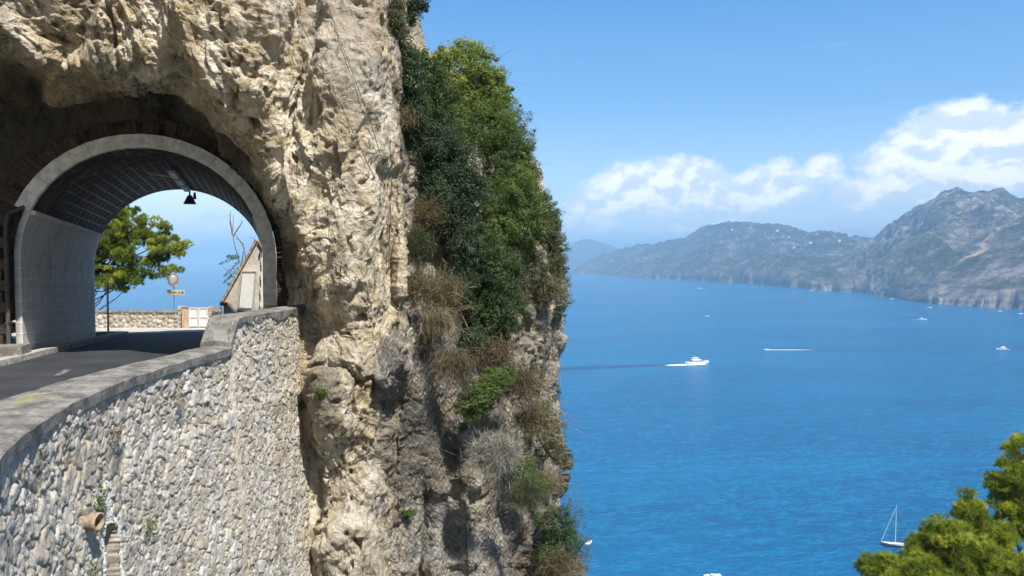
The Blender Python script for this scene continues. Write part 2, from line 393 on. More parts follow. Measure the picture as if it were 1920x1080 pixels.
finish(t, out, c, .85, t.m('SUBTRACT', t.noise(v, 20, 4, .6), t.m('MULTIPLY', br.outputs[1], .4)), .5, .02, .25); M_blockwall = m

m, t, out = new_mat('old_plaster'); v = objc(t)
c = t.mix(t.ss(t.noise(v, 1.8, 7, .65), .35, .65), (.50, .44, .37), (.72, .66, .58))
c = t.mix(t.m('MULTIPLY', t.ss(t.noise(v, 6, 6, .65), .55, .7), .6), c, (.36, .29, .22))
finish(t, out, c, .92, t.noise(v, 14, 6, .6), .6, .03, .2); M_plaster = m

def leaf_mat(name, c0, c1, trans=0.35, c2=None):
    m, t, out = new_mat(name); a = t.attr('tint'); v = objc(t)
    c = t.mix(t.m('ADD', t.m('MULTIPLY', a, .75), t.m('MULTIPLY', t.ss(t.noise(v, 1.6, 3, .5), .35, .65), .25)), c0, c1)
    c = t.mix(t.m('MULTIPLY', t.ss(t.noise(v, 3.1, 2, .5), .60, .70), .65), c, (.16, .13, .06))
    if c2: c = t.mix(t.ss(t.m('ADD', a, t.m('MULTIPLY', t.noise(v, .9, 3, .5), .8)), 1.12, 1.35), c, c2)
    b = t.node('ShaderNodeBsdfPrincipled', {'Base Color': c, 'Roughness': .55, 'Specular IOR Level': .35})
    tr = t.node('ShaderNodeBsdfTranslucent', {'Color': t.mix(.35, c, (.35, .5, .05))})
    mx = t.node('ShaderNodeMixShader', {0: trans, 1: b.outputs[0], 2: tr.outputs[0]}); t.l.new(mx.outputs[0], out.inputs[0]); return m
L_dark = leaf_mat('leaf_dark', (.018, .042, .014), (.065, .115, .035), .25)
L_deep = leaf_mat('leaf_deep', (.012, .035, .018), (.045, .085, .04), .2)
L_mid = leaf_mat('leaf_mid', (.04, .085, .018), (.13, .20, .045), .35)
L_light = leaf_mat('leaf_light', (.06, .11, .025), (.26, .34, .07), .4, (.42, .44, .10))
L_pine = leaf_mat('pine_needle', (.05, .09, .015), (.40, .48, .06), .45, (.62, .62, .10))
L_olive = leaf_mat('leaf_olive', (.05, .06, .035), (.15, .155, .085), .3)
L_dry = leaf_mat('dry_grass', (.14, .11, .07), (.36, .30, .195), .3)
L_rust = leaf_mat('rusty_grass', (.10, .075, .05), (.27, .205, .135), .3)
L_silver = leaf_mat('silver_twig', (.20, .19, .165), (.46, .44, .39), .15)

# ------------------------------------------------------------------ haze, sea
m, t, out = new_mat('haze_air')
vol = t.node('ShaderNodeVolumePrincipled', {'Color': (.38, .68, 1.0, 1), 'Density': 1.8e-4, 'Anisotropy': -0.3})
t.l.new(vol.outputs[0], out.inputs['Volume']); M_haze = m
b = MB(); b.frustum((0, 20000, -1.0), 126000, 84000, 460)
hz = b.build('haze', M_haze); hz['kind'] = 'stuff'

m, t, out = new_mat('sea_water'); v = objc(t)
vr = t.mapv(v, (1, 1, 1), rot=(0, 0, math.radians(-12)))
w1 = t.noise(t.mapv(vr, (.055, .17, 1)), 1.0, 4, .6, .4)      # wavelets, crests across the view
w2 = t.noise(t.mapv(vr, (.22, .60, 1)), 1.0, 4, .6, .3)
w3 = t.noise(t.mapv(vr, (.9, 2.0, 1)), 1.0, 3, .6)
gust = t.noise(t.mapv(vr, (.0022, .0075, 1)), 1.0, 6, .62, .6)
h = t.m('ADD', t.m('MULTIPLY', w1, 4.2), t.m('ADD', t.m('MULTIPLY', w2, 2.7), t.m('MULTIPLY', w3, .5)))
bn = t.node('ShaderNodeBump', {'Height': h, 'Strength': .9, 'Distance': .55})
body = t.mix(t.ss(gust, .35, .68), (.0, .082, .205), (.0, .122, .27))
body = t.mix(t.m('MULTIPLY', t.ss(t.m('ADD', t.m('MULTIPLY', w1, .4), t.m('MULTIPLY', w2, .6)), .46, .62), .6), body, (.004, .205, .39))  # light and dark of the ripples put into the water colour
b_ = t.node('ShaderNodeBsdfPrincipled', {'Base Color': body, 'Roughness': .24, 'IOR': 1.33, 'Specular IOR Level': .2})
t.l.new(bn.outputs[0], b_.inputs['Normal']); t.l.new(b_.outputs[0], out.inputs[0]); M_sea = m
me = raw_mesh('sea', [(-60000, -20000, 0), (60000, -20000, 0), (60000, 60000, 0), (-60000, 60000, 0)], [0, 1, 2, 3], 4)
link('sea', me, M_sea, kind='structure')
M_foam = simple('foam', (.88, .92, .95), .8, .05, 3)
m, t, out = new_mat('slick_water'); finish(t, out, (.0, .04, .12), .3, None, spec=.12); M_slick = m

# ------------------------------------------------------------------ far coast
def interp(tab, x):
    tab = np.array(tab, float); return np.interp(x, tab[:, 0], tab[:, 1])
def hill_mat(name, rock, green, brown, browny=0.3, gsc=1.0):
    m, t, out = new_mat(name); v = objc(t)
    geo = t.node('ShaderNodeNewGeometry'); nz = t.node('ShaderNodeSeparateXYZ', {0: geo.outputs['Normal']}).outputs[2]
    n = t.noise(v, .006 * gsc, 9, .65); n2 = t.noise(v, .022 * gsc, 8, .65); n3 = t.noise(t.mapv(v, (1, 1, .25)), .03, 6, .6)
    zz = t.node('ShaderNodeSeparateXYZ', {0: v}).outputs[2]
    f = t.m('ADD', t.m('ADD', nz, t.m('MULTIPLY', t.m('SUBTRACT', n, .5), 1.5)), t.m('MULTIPLY', t.m('SUBTRACT', n2, .5), .8))
    rk = t.mix(t.ss(n3, .35, .68), tuple(c * .45 for c in rock), rock)
    rk = t.mix(t.m('MULTIPLY', t.ss(n2, .5, .7), .5), rk, brown)
    gr = t.mix(t.ss(t.noise(v, .05, 6, .7), .35, .65), tuple(c * .5 for c in green), green)
    c = t.mix(t.m('MULTIPLY', t.ss(f, .62, .98), .9), rk, gr)
    c = t.mix(t.m('MULTIPLY', t.attr('bare'), t.ss(n2, .25, .5)), c, brown)
    shore = t.ss(t.m('ADD', zz, t.m('MULTIPLY', t.noise(v, .012, 5, .6), 150)), 105, 55)
    c = t.mix(t.m('MULTIPLY', t.m('MULTIPLY', shore, .5), t.ss(n3, .36, .6)), c, tuple(min(.8, q * 1.35) for q in rock))
    finish(t, out, c, .95, t.m('ADD', n2, t.m('MULTIPLY', n3, .6)), 1.0, 9, .1); return m
M_hill = hill_mat('hill_scrub', (.22, .21, .20), (.03, .052, .035), (.20, .17, .13))
M_hill2 = hill_mat('massif_rock', (.33, .30, .275), (.035, .06, .035), (.50, .37, .25), gsc=.8)
def make_range(name, shore, ridge, back, px0, px1, n, mrows, amp, seed, mat, cliff=.5, bare=None, spur=1.0, terr=0, pw=1.1):
    px = np.linspace(px0, px1, n)
    sy = interp(shore, px) + 0.5 * fbm(np.stack([px * .05, px * 0, px * 0], -1), 3, seed); ry = interp(ridge, px)
    k = (px - 960) / F
    ds = E * F / (sy - HZ); bk = interp(back, px)
    v = np.concatenate([np.linspace(-.02, 1, mrows), 1 + np.linspace(0.03, 1.2, mrows // 5)])
    dist = ds[:, None] + v[None, :] * bk[:, None]
    hr = E + (HZ - ry) / F * (ds + bk)
    prof = np.where(v < 0, -0.02, 0) + np.where(v <= 1, cliff * np.clip(v, 0, 1) ** .33 + (1 - cliff) * np.clip(v, 0, 1) ** pw, np.maximum(1 - (v - 1) * 1.1, -.1))
    Y = dist; X = k[:, None] * dist
    q = np.stack([X / 420, Y / 900, X * 0 + seed], -1)
    wz = fbm(q * 1.3 + 5, 3, seed + 40)
    q2 = np.stack([(X + 260 * wz) / 300, (Y + X * .25) / 1100, X * 0], -1)
    r = ridged(q2 * spur, 6, seed, .55); r2 = ridged(np.stack([X / 90, Y / 260, X * 0], -1) * spur, 5, seed + 9, .6)
    env = np.clip(v, 0, 1)[None, :] ** .6 * np.clip(1.02 - v, 0, 1)[None, :] ** .75
    Z = hr[:, None] * prof[None, :] + amp * env * ((r - .12) * 1.15 + r2 * .30) + amp * .10 * fbm(np.stack([X / 60, Y / 60, X * 0], -1), 5, seed + 3) * np.clip(v, 0, 1)[None, :]
    if terr:
        hh_ = terr * (1 + .3 * wz); zq = Z / hh_ + .6 * r2; Z = Z * .45 + .55 * hh_ * (np.floor(zq) + sstep(zq - np.floor(zq), .35, .75) - .6 * r2) * np.where(v[None, :] > .98, 1, 1)
    jag = amp * .10 * (fbm(np.stack([X / 45, Y * 0, X * 0], -1), 4, seed + 20)) * sstep(v, .8, 1)[None, :]
    Z = np.where(v[None, :] < 0, -3, Z + jag); Z = np.maximum(Z, np.where(v[None, :] <= .0, -3, 1.0 + 12 * np.abs(r2)))
    br = np.zeros_like(Z)
    if bare: br = bare(px[:, None] + 0 * Z, v[None, :] + 0 * Z, Z)
    me = grid_mesh(name, np.stack([X, Y, Z], -1), {'bare': br})
    link(name, me, mat, kind='structure'); return dict(px=px, v=v, X=X, Y=Y, Z=Z)
far = make_range('hills', [(900, 502), (1200, 505), (1400, 508)], [(900, 475), (1020, 470), (1065, 459), (1090, 449), (1105, 448), (1130, 455), (1160, 466), (1250, 480), (1400, 490)],
           [(900, 2500), (1400, 2500)], 900, 1400, 240, 40, 60, 3, M_hill, .1)
mid = make_range('hills', [(1070, 513), (1100, 514), (1200, 521), (1300, 526), (1400, 532), (1500, 540), (1600, 547), (1660, 554), (1750, 566), (1900, 570)],
           [(1070, 511), (1085, 500), (1110, 486), (1140, 473), (1175, 463), (1200, 459), (1235, 456), (1265, 452), (1290, 444), (1306, 434), (1318, 427), (1340, 423), (1360, 419), (1385, 420), (1405, 418), (1430, 421), (1450, 425), (1480, 428), (1510, 435), (1540, 439), (1560, 438), (1590, 445), (1640, 449), (1700, 455), (1900, 460)],
           [(1070, 600), (1200, 1500), (1400, 1900), (1700, 2200), (1900, 1500)], 1070, 1900, 900, 240, 185, 11, M_hill, .34, spur=.8)
east = make_range('hills', [(1520, 543), (1600, 548), (1640, 552), (1700, 563), (1760, 570), (1850, 575), (1920, 579), (2100, 590), (2500, 600)],
           [(1520, 535), (1560, 505), (1600, 475), (1630, 450), (1650, 438), (1668, 424), (1690, 405), (1715, 390), (1740, 376), (1765, 364), (1785, 360), (1802, 360), (1815, 361), (1830, 356), (1860, 355), (1885, 358), (1905, 366), (1925, 372), (1990, 380), (2100, 350), (2500, 330)],
           [(1520, 300), (1600, 900), (1700, 1500), (1920, 1500), (2500, 1500)], 1520, 2500, 1300, 280, 210, 23, M_hill2, .20, spur=.95, pw=1.3)
spurb = make_range('hills', [(1640, 553), (1700, 563.5), (1760, 571), (1850, 576), (1920, 580), (2100, 592), (2500, 606)],
           [(1640, 549), (1670, 535), (1700, 520), (1730, 502), (1752, 491), (1775, 480), (1800, 470), (1830, 455), (1860, 437), (1885, 423), (1900, 413), (1925, 402), (2000, 396), (2100, 400), (2500, 420)],
           [(1640, 130), (1750, 480), (1920, 620), (2500, 700)], 1640, 2500, 1000, 220, 80, 37, M_hill2, .40, spur=1.6,
           bare=lambda px, v, Z: .95 * sstep(v, .40, .65) * sstep(px, 1735, 1765) * (1 - sstep(px + 60 * (1 - v), 1850, 1885)))
def plaster_house(p, w, d, h, rot, i):
    e = empty('hillside_house', HL[i], 'house', p, 'white houses on the far hillside')
    b = MB(); b.frustum((0, 0, -4), w, d, h + 4, rot=rot); b.build('wall', M_white, e)
    b = MB(); b.frustum((0, 0, h), w * 1.06, d * 1.06, 1.6, .55, .2, rot=rot); b.build('roof', M_orange if i % 3 == 0 else M_kerb, e)
HL = ['tiny white house on the far ridge, leftmost of the village', 'tiny white house below the ridge crest, second from the left', 'long pale house high on the green far slope',
      'small white house just right of the long pale one', 'white house at the middle of the far village', 'small white house a little lower than its neighbours', 'pale house on the upper edge of the village',
      'white house above the rocky far cliff', 'wide white building near the right end of the far village', 'small pale house beside the wide white building', 'white house close under the right shoulder of the far ridge', 'rightmost small white house before the grey massif']
for i, (px, vv, w) in enumerate([(1372, .62, 14), (1405, .66, 12), (1455, .70, 26), (1478, .66, 14), (1502, .72, 16), (1518, .60, 14), (1530, .78, 18), (1487, .50, 16), (1556, .74, 28), (1572, .68, 14), (1590, .80, 16), (1608, .72, 14)]):
    a = int(np.argmin(abs(mid['px'] - px))); c_ = int(np.argmin(abs(mid['v'] - vv)))
    plaster_house((mid['X'][a, c_], mid['Y'][a, c_], mid['Z'][a, c_]), w * 1.15, w * .7, 8, .3 * (i % 4), i)

# ------------------------------------------------------------------ tunnel
AX = np.array([-.306, .952]); AX /= np.linalg.norm(AX); RT = np.array([AX[1], -AX[0]])
MC = np.array([-10.40, 21.30]); FLOOR = E - 2.65; SL = .045; R0 = 3.15; HC = 2.65; TL = 8.8
def T(a, w, h):
    a, w, h = np.broadcast_arrays(np.asarray(a, float), np.asarray(w, float), np.asarray(h, float))
    return np.stack([MC[0] + a * AX[0] + w * RT[0], MC[1] + a * AX[1] + w * RT[1], FLOOR - SL * np.maximum(a, 0) + h], -1)
def prof(th, r):   # th angle in deg around the arch, <0 or >180 runs down the stilts
    th = np.asarray(th, float); w = np.where(th < 0, r, np.where(th > 180, -r, r * np.cos(np.radians(np.clip(th, 0, 180)))))
    h = np.where(th < 0, HC + th / 90 * HC, np.where(th > 180, HC - (th - 180) / 90 * HC, HC + r * np.sin(np.radians(np.clip(th, 0, 180))))); return w, h
def arc_shell(th0, th1, n, rin, rout, a0, a1, na=24):
    th = np.linspace(th0, th1, n); wi, hi = prof(th, rin); wo_, ho = prof(th, rout); aa = np.linspace(a0, a1, na)
    inn = T(aa[None, :], wi[:, None], hi[:, None]); outr = T(aa[None, ::-1], wo_[:, None], ho[:, None])
    X = np.concatenate([inn, outr, inn[:, :1]], 1)
    s = np.concatenate([[0], np.cumsum(np.hypot(np.diff(wi), np.diff(hi)))])
    A2 = np.concatenate([aa, aa[::-1], aa[:1]]); uv = np.stack([np.broadcast_to(A2, X.shape[:2]), np.broadcast_to(s[:, None], X.shape[:2])], -1)
    return X, uv
tun = empty('road_tunnel', 'short rock tunnel with a brick vault and pale painted arch at its mouth', 'tunnel', T(0, 0, 0))
def under(o, par):   # keep world coordinates when parented to an empty with a location
    o.parent = par; o.matrix_parent_inverse = par.matrix_basis.inverted() if False else o.matrix_parent_inverse
    o.location = [-c for c in par.location]; return o
def shell(name, mat, *a, smooth=True):
    X, uv = arc_shell(*a); me = grid_mesh(name, X, uv=uv, smooth=smooth); o = link(name, me, mat); return under(o, tun)
shell('vault', M_vault, 24, 156, 90, R0, R0 + .7, 0, TL, 40)
def wall_part(side):
    th = np.concatenate([np.linspace(-90, 0, 30), np.linspace(1, 24, 14)]) if side > 0 else np.concatenate([np.linspace(156, 179, 14), np.linspace(180, 270, 30)])
    wi, hi = prof(th, R0 - .03); wo_, ho = prof(th, R0 + (.30 if side > 0 else .13)); aa = np.linspace(-.02, TL, 30)
    inn = T(aa[None, :], wi[:, None], hi[:, None]); outr = T(aa[None, ::-1], wo_[:, None], ho[:, None])
    X = np.concatenate([inn, outr, inn[:, :1]], 1); A2 = np.concatenate([aa, aa[::-1], aa[:1]])
    uv = np.stack([np.broadcast_to(A2, X.shape[:2]), np.broadcast_to(hi[:, None], X.shape[:2])], -1)
    o = under(link('wall', grid_mesh('wall', X, uv=uv), M_blockwall), tun)
    if side < 0: o['label'] = 'pale block side wall seen through the tunnel mouth'
    return o
wall_part(1); wall_part(-1)
b = MB()      # ledge on top of the left wall
w_, h_ = prof(156.0, R0 - .03)
for a0 in np.arange(0, TL - .1, .55):
    q = [T(a0 + .01, w_ + dw, h_ + dh) for dw, dh in ((0, -.07), (.10, -.05), (.10, .04), (-.02, .06))] + [T(min(a0 + .54, TL), w_ + dw, h_ + dh) for dw, dh in ((0, -.07), (.10, -.05), (.10, .04), (-.02, .06))]
    b.add(q, [(0, 1, 2, 3), (7, 6, 5, 4), (0, 4, 5, 1), (1, 5, 6, 2), (2, 6, 7, 3), (3, 7, 4, 0)])
under(b.build('ledge', M_blockwall), tun)
# faceted pale ring at the mouth
def ring_seg(b, th0, th1, r0, r1, a0, a1):
    w0, h0 = prof([th0, th1], r0); w1, h1 = prof([th0, th1], r1)
    q = [T(a, w, h) for a in (a0, a1) for (w, h) in ((w0[0], h0[0]), (w1[0], h1[0]), (w1[1], h1[1]), (w0[1], h0[1]))]
    b.add(q, [(0, 1, 2, 3), (7, 6, 5, 4), (0, 4, 5, 1), (1, 5, 6, 2), (2, 6, 7, 3), (3, 7, 4, 0)])
b = MB()
for k in range(19):
    th0 = 0 + k * 156 / 19; ring_seg(b, th0 + .06, th0 + 156 / 19 - .06, R0 - .01, R0 + .36, -.14, .06)
ring_seg(b, -47, -24.2, R0 - .01, R0 + .36, -.14, .06); ring_seg(b, -24, -.06, R0 - .01, R0 + .36, -.14, .06)
under(b.build('portal_trim', M_trim), tun)
# brick voussoirs
V = []; Fq = []; AT = []
r_ = np.random.default_rng(3)
for (ra, rb, n, off) in ((R0 + .37, R0 + .85, 50, 0),):
    for k in range(120):
        th0 = -62 + k * 2.25; th1 = th0 + 1.95
        if th1 > 205: continue
        jj = r_.uniform(-.03, .03); w0, h0 = prof([th0, th1], ra); w1, h1 = prof([th0, th1], rb + r_.uniform(-.04, .05))
        q = [T(a, w, h) for a in (-.02 + jj, .3) for (w, h) in ((w0[0], h0[0]), (w1[0], h1[0]), (w1[1], h1[1]), (w0[1], h0[1]))]
        o0 = len(V); V += q; Fq += [o0 + i for f in [(0, 1, 2, 3), (7, 6, 5, 4), (0, 4, 5, 1), (1, 5, 6, 2), (2, 6, 7, 3), (3, 7, 4, 0)] for i in f]; AT += [r_.random()] * 8
under(link('voussoir_ring', raw_mesh('voussoir_ring', np.array(V), Fq, 4, {'stone': AT}, smooth=False), M_brick), tun)
# far brick rim (pale blocks)
b = MB()
for k in range(40):
    th0 = 24 + k * 3.3; ring_seg(b, th0 + .12, th0 + 3.18, R0 - .02, R0 + .4, TL - .38, TL + .05)
under(b.build('inner_rim', simple('rim_block', (.22, .19, .17), .9, .4, 5, bump=.5)), tun)

# ceiling lights
lg = empty('ceiling_light', 'row of pale tube lamps on a dark conduit under the tunnel vault', 'ceiling light', T(4, .3, 5.6))
b = MB(); b.tube([T(a, .30, HC + R0 * .985 - .02) for a in np.linspace(1.6, TL, 6)], .03); under(b.build('conduit', M_dark), lg)
for a0 in (3.2, 4.9, 6.6):
    b = MB(); c0 = T(a0, .30, HC + R0 - .17); c1 = T(a0 + 1.25, .30, HC + R0 - .17)
    for c in (c0,):
        q = [T(a, .30 + dw, HC + R0 - .12 + dh) for a in (a0, a0 + 1.3) for dw, dh in ((-.13, 0), (-.09, -.10), (.09, -.10), (.13, 0))]
        b.add(q, [(0, 1, 2, 3), (7, 6, 5, 4), (0, 4, 5, 1), (1, 5, 6, 2), (2, 6, 7, 3), (3, 7, 4, 0)])
    under(b.build('tube_lamp', M_lamp, bevel=.01), lg)
b = MB(); b.tube([T(4.1, .2, HC + R0 - .2), T(4.0, -.55, HC + R0 - .13)], .035); under(b.build('side_arm', M_lamp), lg)
fl = empty('flood_lamp', 'dark hooded lamp hanging at the far end of the tunnel vault', 'lamp', T(TL - .3, .34, 5.3))
b = MB(); b.tube([T(TL - .3, .34, HC + R0 - .03), T(TL - .3, .34, HC + R0 - .32)], .035); under(b.build('bracket', M_dark), fl)
b = MB(); cc = T(TL - .3, .34, HC + R0 - .62); b.frustum(cc, .44, .34, .34, .35, rot=.2, bevel=.03); under(b.build('hood', M_dark), fl)
b = MB(); b.frustum(T(TL - .3, .52, HC + R0 - .42), .12, .14, .26, .7, rot=.3, bevel=.02); under(b.build('housing', simple('red_housing', (.35, .08, .10), .5)), fl)

# ------------------------------------------------------------------ rock faces
def facey(px):   # forward distance of the portal plane in a picture column
    k = (px - 960) / F; return (MC[1] - AX[0] * 0 + .3214 * (0 - MC[0])) / (1 - .3214 * k)
def front(px, py):
    """forward distance of the outer rock face"""
    d = 17.9 + 0 * px
    d = d - 2.6 * sstep(300 - px, 0, 500) * sstep(450 - py, 0, 500)          # upper left leans over the road
    d = d - .8 * np.exp(-((px - 640) / 70) ** 2) * sstep(py, -100, 300) * (1 - sstep(py, 520, 640))
    d = d + .75 * np.exp(-((px - 562) / 38) ** 2) * sstep(400 - py, 0, 300)   # gully right of the big boss
    d = d - 1.1 * np.exp(-(((px - 440) / 95) ** 2 + ((py - 90) / 170) ** 2))   # hanging boss above the arch
    d = d + 1.3 * sstep(px, 690, 748)
    d = d + .55 * np.exp(-(((px - 600) / 60) ** 2 + ((py - 610) / 40) ** 2)) # hollow under the buttress
    d = d - .5 * np.exp(-(((px - 620) / 45) ** 2 + ((py - 760) / 90) ** 2))
    d = d + .5 * sstep(py, 600, 1100) * sstep(px, 640, 740) - .7 * sstep(py, 900, 1150) * np.exp(-((px - 700) / 60) ** 2)
    d = np.where(px < 600, np.maximum(d, np.where(py > 540, 18.15, 0)), d)
    return d
def rock_disp(X, N, k=1.0, flute=0.0, seed=5):
    p = X.copy()
    wv = np.stack([fbm(p * .6, 3, seed + 50), fbm(p * .6, 3, seed + 51), fbm(p * .6, 3, seed + 52)], -1)
    q = p + .40 * wv
    f1, f2, id1 = worley(q * np.array([.62, .62, .42]), seed)               # big bosses
    g1, g2, id2 = worley(q * np.array([1.7, 1.7, 1.1]) + 3, seed + 10)       # lumps
    s1, s2, id3 = worley(q * np.array([4.2, 4.2, 3.2]) + 7, seed + 20)
    d = .55 * (.55 - f1) * sstep(f2 - f1, 0, .25) + .07 * (.55 - g1) * (.3 + id1) + .02 * (.5 - s1) + .38 * fbm(p * .35, 3, seed + 1)
    d += .05 * ridged(q * np.array([1.2, 1.2, .7]), 5, seed + 2, .6) + .05 * fbm(p * 5, 4, seed + 3, .6)
    d += .07 * np.floor(3 * fbm(q * np.array([.8, .8, 1.2]), 3, seed + 30)) / 1.5
    qf = p + .18 * wv
    d += .42 * facets(qf * np.array([.62, .62, .36]) + 2, seed + 70) + .10 * facets(qf * np.array([2.2, 2.2, 1.5]) + 5, seed + 80) + .035 * facets(p * np.array([6., 6., 4.5]), seed + 90)
    cr = ridged(q * np.array([.9, .9, .45]) + 11, 3, seed + 7)               # cracks running down
    d -= .30 * sstep(cr, .72, .95)
    h1, h2, idh = worley(p * np.array([1.5, 1.5, 1.5]) + 1.7 * wv, seed + 60)
    d -= .34 * sstep(.30 - h1, 0, .2) * (idh > .90)                          # weathered pockets
    h1, h2, idh = worley(p * 4.5 + 1.0 * wv, seed + 63)
    d -= .13 * sstep(.36 - h1, 0, .2) * (idh > .80)
    if np.ndim(flute) or flute:
        fl = ridged(np.stack([q[..., 0] * 2.1 + q[..., 2] * .75, q[..., 1] * .6, q[..., 2] * .35], -1), 4, seed + 33)
        d += flute * .24 * fl
    return X + N * (d * k)[..., None]
cx_, cy_ = 282.0, 487.0
lip_pts = [(470, 1500), (480, 900), (505, 720), (545, 625), (575, 560), (573, 515), (567, 483), (563, 436), (529, 376), (491, 326), (450, 282), (428, 243), (404, 236), (377, 192), (353, 166), (333, 145), (287, 140), (233, 137), (140, 140), (93, 133), (0, 92), (-100, 70), (-200, 130), (-260, 300), (-280, 487), (-280, 760)]
la = np.degrees(np.unwrap([math.atan2(cy_ - y, x - cx_) for x, y in lip_pts])); lr = np.array([math.hypot(x - cx_, y - cy_) for x, y in lip_pts])
NT_, = (900,)
th = np.concatenate([np.linspace(-72, 100, 620), np.linspace(100.3, 204, 240)]); tr = np.radians(th)
ct, st_ = np.cos(tr), np.sin(tr)
lipr = np.interp(th, la, lr)
jit = 9 * fbm(np.stack([th * .12, th * 0, th * 0], -1), 4, 77); lipr = lipr + jit
# inner ring radius in picture pixels (stilts run straight down)
rin = np.where(th < 0, np.minimum(246 / np.maximum(ct, .2), 5000), 0); rin = np.where((th >= 0) & (th <= 180), 246, rin)
rin = np.where(th > 180, 246 / np.abs(ct), rin)
rin = np.minimum(rin, lipr - 4)
# outer radius to a rectangle
x0, x1, y0, y1 = -700., 748., -150., 1420.
rx = np.where(ct > 0, (x1 - cx_) / np.maximum(ct, 1e-6), (x0 - cx_) / np.minimum(ct, -1e-6)); ry = np.where(st_ > 0, (cy_ - y0) / np.maximum(st_, 1e-6), (cy_ - y1) / np.minimum(st_, -1e-6))
rout = np.minimum(rx, ry)
# rounded corner so the right edge keeps its vertical line
NC, NF = 90, 330
tc_ = np.linspace(0, 1, NC); tf = np.linspace(0, 1, NF + 1)[1:]
rc = rin[:, None] + (lipr - rin)[:, None] * tc_[None, :] ** .8
rf = lipr[:, None] + (rout - lipr)[:, None] * tf[None, :]
R_ = np.concatenate([rc, rf], 1)
PX = cx_ + ct[:, None] * R_; PY = cy_ - st_[:, None] * R_
dfc = facey(PX[:, :NC]) + .30
lx = cx_ + ct * lipr; ly = cy_ - st_ * lipr
dlip = front(lx, ly) + .55
cav = tc_[None, :]
left = sstep(th, 120, 190)[:, None]
dcav = dfc * (1 - cav ** (1.5 - .3 * left)) + dlip[:, None] * cav ** (1.5 - .3 * left)
drow = front(PX[:, NC:], PY[:, NC:]) + .55 * np.exp(-((rf - lipr[:, None]) / 22) ** 1.0)
D_ = np.concatenate([dcav, drow], 1)
Xr = P(PX, PY, D_)
# wrap the right edge of the buttress backwards and carry the top up and back
NW = 60
tw = np.linspace(0, 1, NW + 1)[1:]
edge = Xr[:, -1:, :]; rightside = sstep(x1 - PX[:, -1], 60, 0)[:, None, None]
dirw = np.array([-.16, .98, 0.])[None, None, :] * 6.0 * tw[None, :, None] * rightside + np.array([-.1, 1.0, .06])[None, None, :] * 10 * tw[None, :, None] * (1 - rightside)
wrap = edge + dirw
Xr = np.concatenate([Xr, wrap], 1)
Nr = grid_normals(Xr, (0, 0, E))
Nr[:, -NW + 6:] = Nr[:, -NW + 5:-NW + 6] * (1 - rightside) + np.array([.9, -.2, 0])[None, None, :] * rightside
kk = np.ones(Xr.shape[:2]); kk[:, :NC] = .04 + .8 * np.sin(np.pi * np.clip(tc_, 0, 1))[None, :] ** 1.5 + .3 * tc_[None, :]
PYf = np.concatenate([PY, np.repeat(PY[:, -1:], NW, 1)], 1); PXf = np.concatenate([PX, np.repeat(PX[:, -1:], NW, 1)], 1)
guard = np.where((PXf < 610) & (PYf > 540), np.clip((PXf - 548) / 60, .12, 1), 1); kk = kk * guard
kk *= 1 - .42 * sstep(PXf, 600, 650) * sstep(600 - PYf, 0, 60)
fl = sstep(560 - PXf, 0, 300) * sstep(260 - PYf, 0, 120)
Xd = rock_disp(Xr, Nr, kk, fl)
dark_tone = np.zeros(Xd.shape[:2]); dark_tone[:, :NC] = (sstep(1 - tc_, .05, .5)[None, :] * (1 - .25 * left)) * (.8 + .4 * fbm(Xr[:, :NC] * .8, 3, 91))  # shade under the overhang put into the rock colour, with sooty staining
dark_tone *= sstep(th, -25, 5)[:, None]
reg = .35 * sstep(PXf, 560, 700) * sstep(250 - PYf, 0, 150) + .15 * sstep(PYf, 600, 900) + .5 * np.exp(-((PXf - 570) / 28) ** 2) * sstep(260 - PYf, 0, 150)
dark_tone = np.maximum(dark_tone, .55 * sstep(PXf + 25 * fbm(Xr * .9, 3, 94), 690, 735) * sstep(PYf, 560, 640) * (PXf < 749))  # lower right rock has a darker brown-grey tone
dark_tone = np.maximum(dark_tone, .5 * np.exp(-((PXf - 562 - 8 * np.sin(PYf / 40)) / 24) ** 2) * sstep(330 - PYf, 0, 120))  # dark mossy strip down the gully
cl = grid_mesh('cliff', Xd, {'region': reg, 'dark_tone': dark_tone})
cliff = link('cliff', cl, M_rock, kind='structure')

# lower and outer nose of the headland
sil = [(-300, 752), (0, 765), (40, 765), (75, 780), (110, 815), (150, 880), (200, 935), (260, 975), (320, 998), (400, 1028), (470, 1046), (540, 1056), (600, 1050), (650, 1040), (700, 1028), (740, 1028), (790, 1048), (840, 1058), (890, 1055), (930, 1040), (980, 1048), (1040, 1062), (1100, 1085), (1250, 1130), (1500, 1190)]
nv, nu, nw = 760, 330, 90
py = np.linspace(-120, 1500, nv)[:, None]; u = np.linspace(0, 1, nu)[None, :]
S = interp(sil, py[:, 0])[:, None] + 6 * fbm(np.stack([py * .03, py * 0, py * 0], -1), 4, 12)
px = 660 + (S - 660) * u ** .92
D2 = 20.6 + 5.2 * u ** 1.3 - 2.4 * sstep(py, 520, 660) * (1 - u) ** 1.1 + 0 * px
D2 = D2 - 1.5 * np.exp(-(((px - 735) / 42) ** 2 + ((py - 700) / 70) ** 2)) - 1.0 * np.exp(-(((px - 880) / 60) ** 2 + ((py - 900) / 80) ** 2))
D2 = D2 - 1.3 * np.exp(-(((px - 920) / 90) ** 2 + ((py - 1040) / 110) ** 2)) + .6 * np.exp(-(((px - 790) / 22) ** 2)) * sstep(py, 850, 950) + .35 * np.exp(-((px - 840 - (py - 700) * .05) / 14) ** 2) * sstep(py, 760, 900)
D2 = D2 + 2.2 * sstep(360 - py, 0, 400)
D2 = D2 + 1.6 * sstep(u, .86, 1.0) ** 2
Xb = P(px, py + 0 * px, D2)
tw = np.linspace(0, 1, nw + 1)[1:]
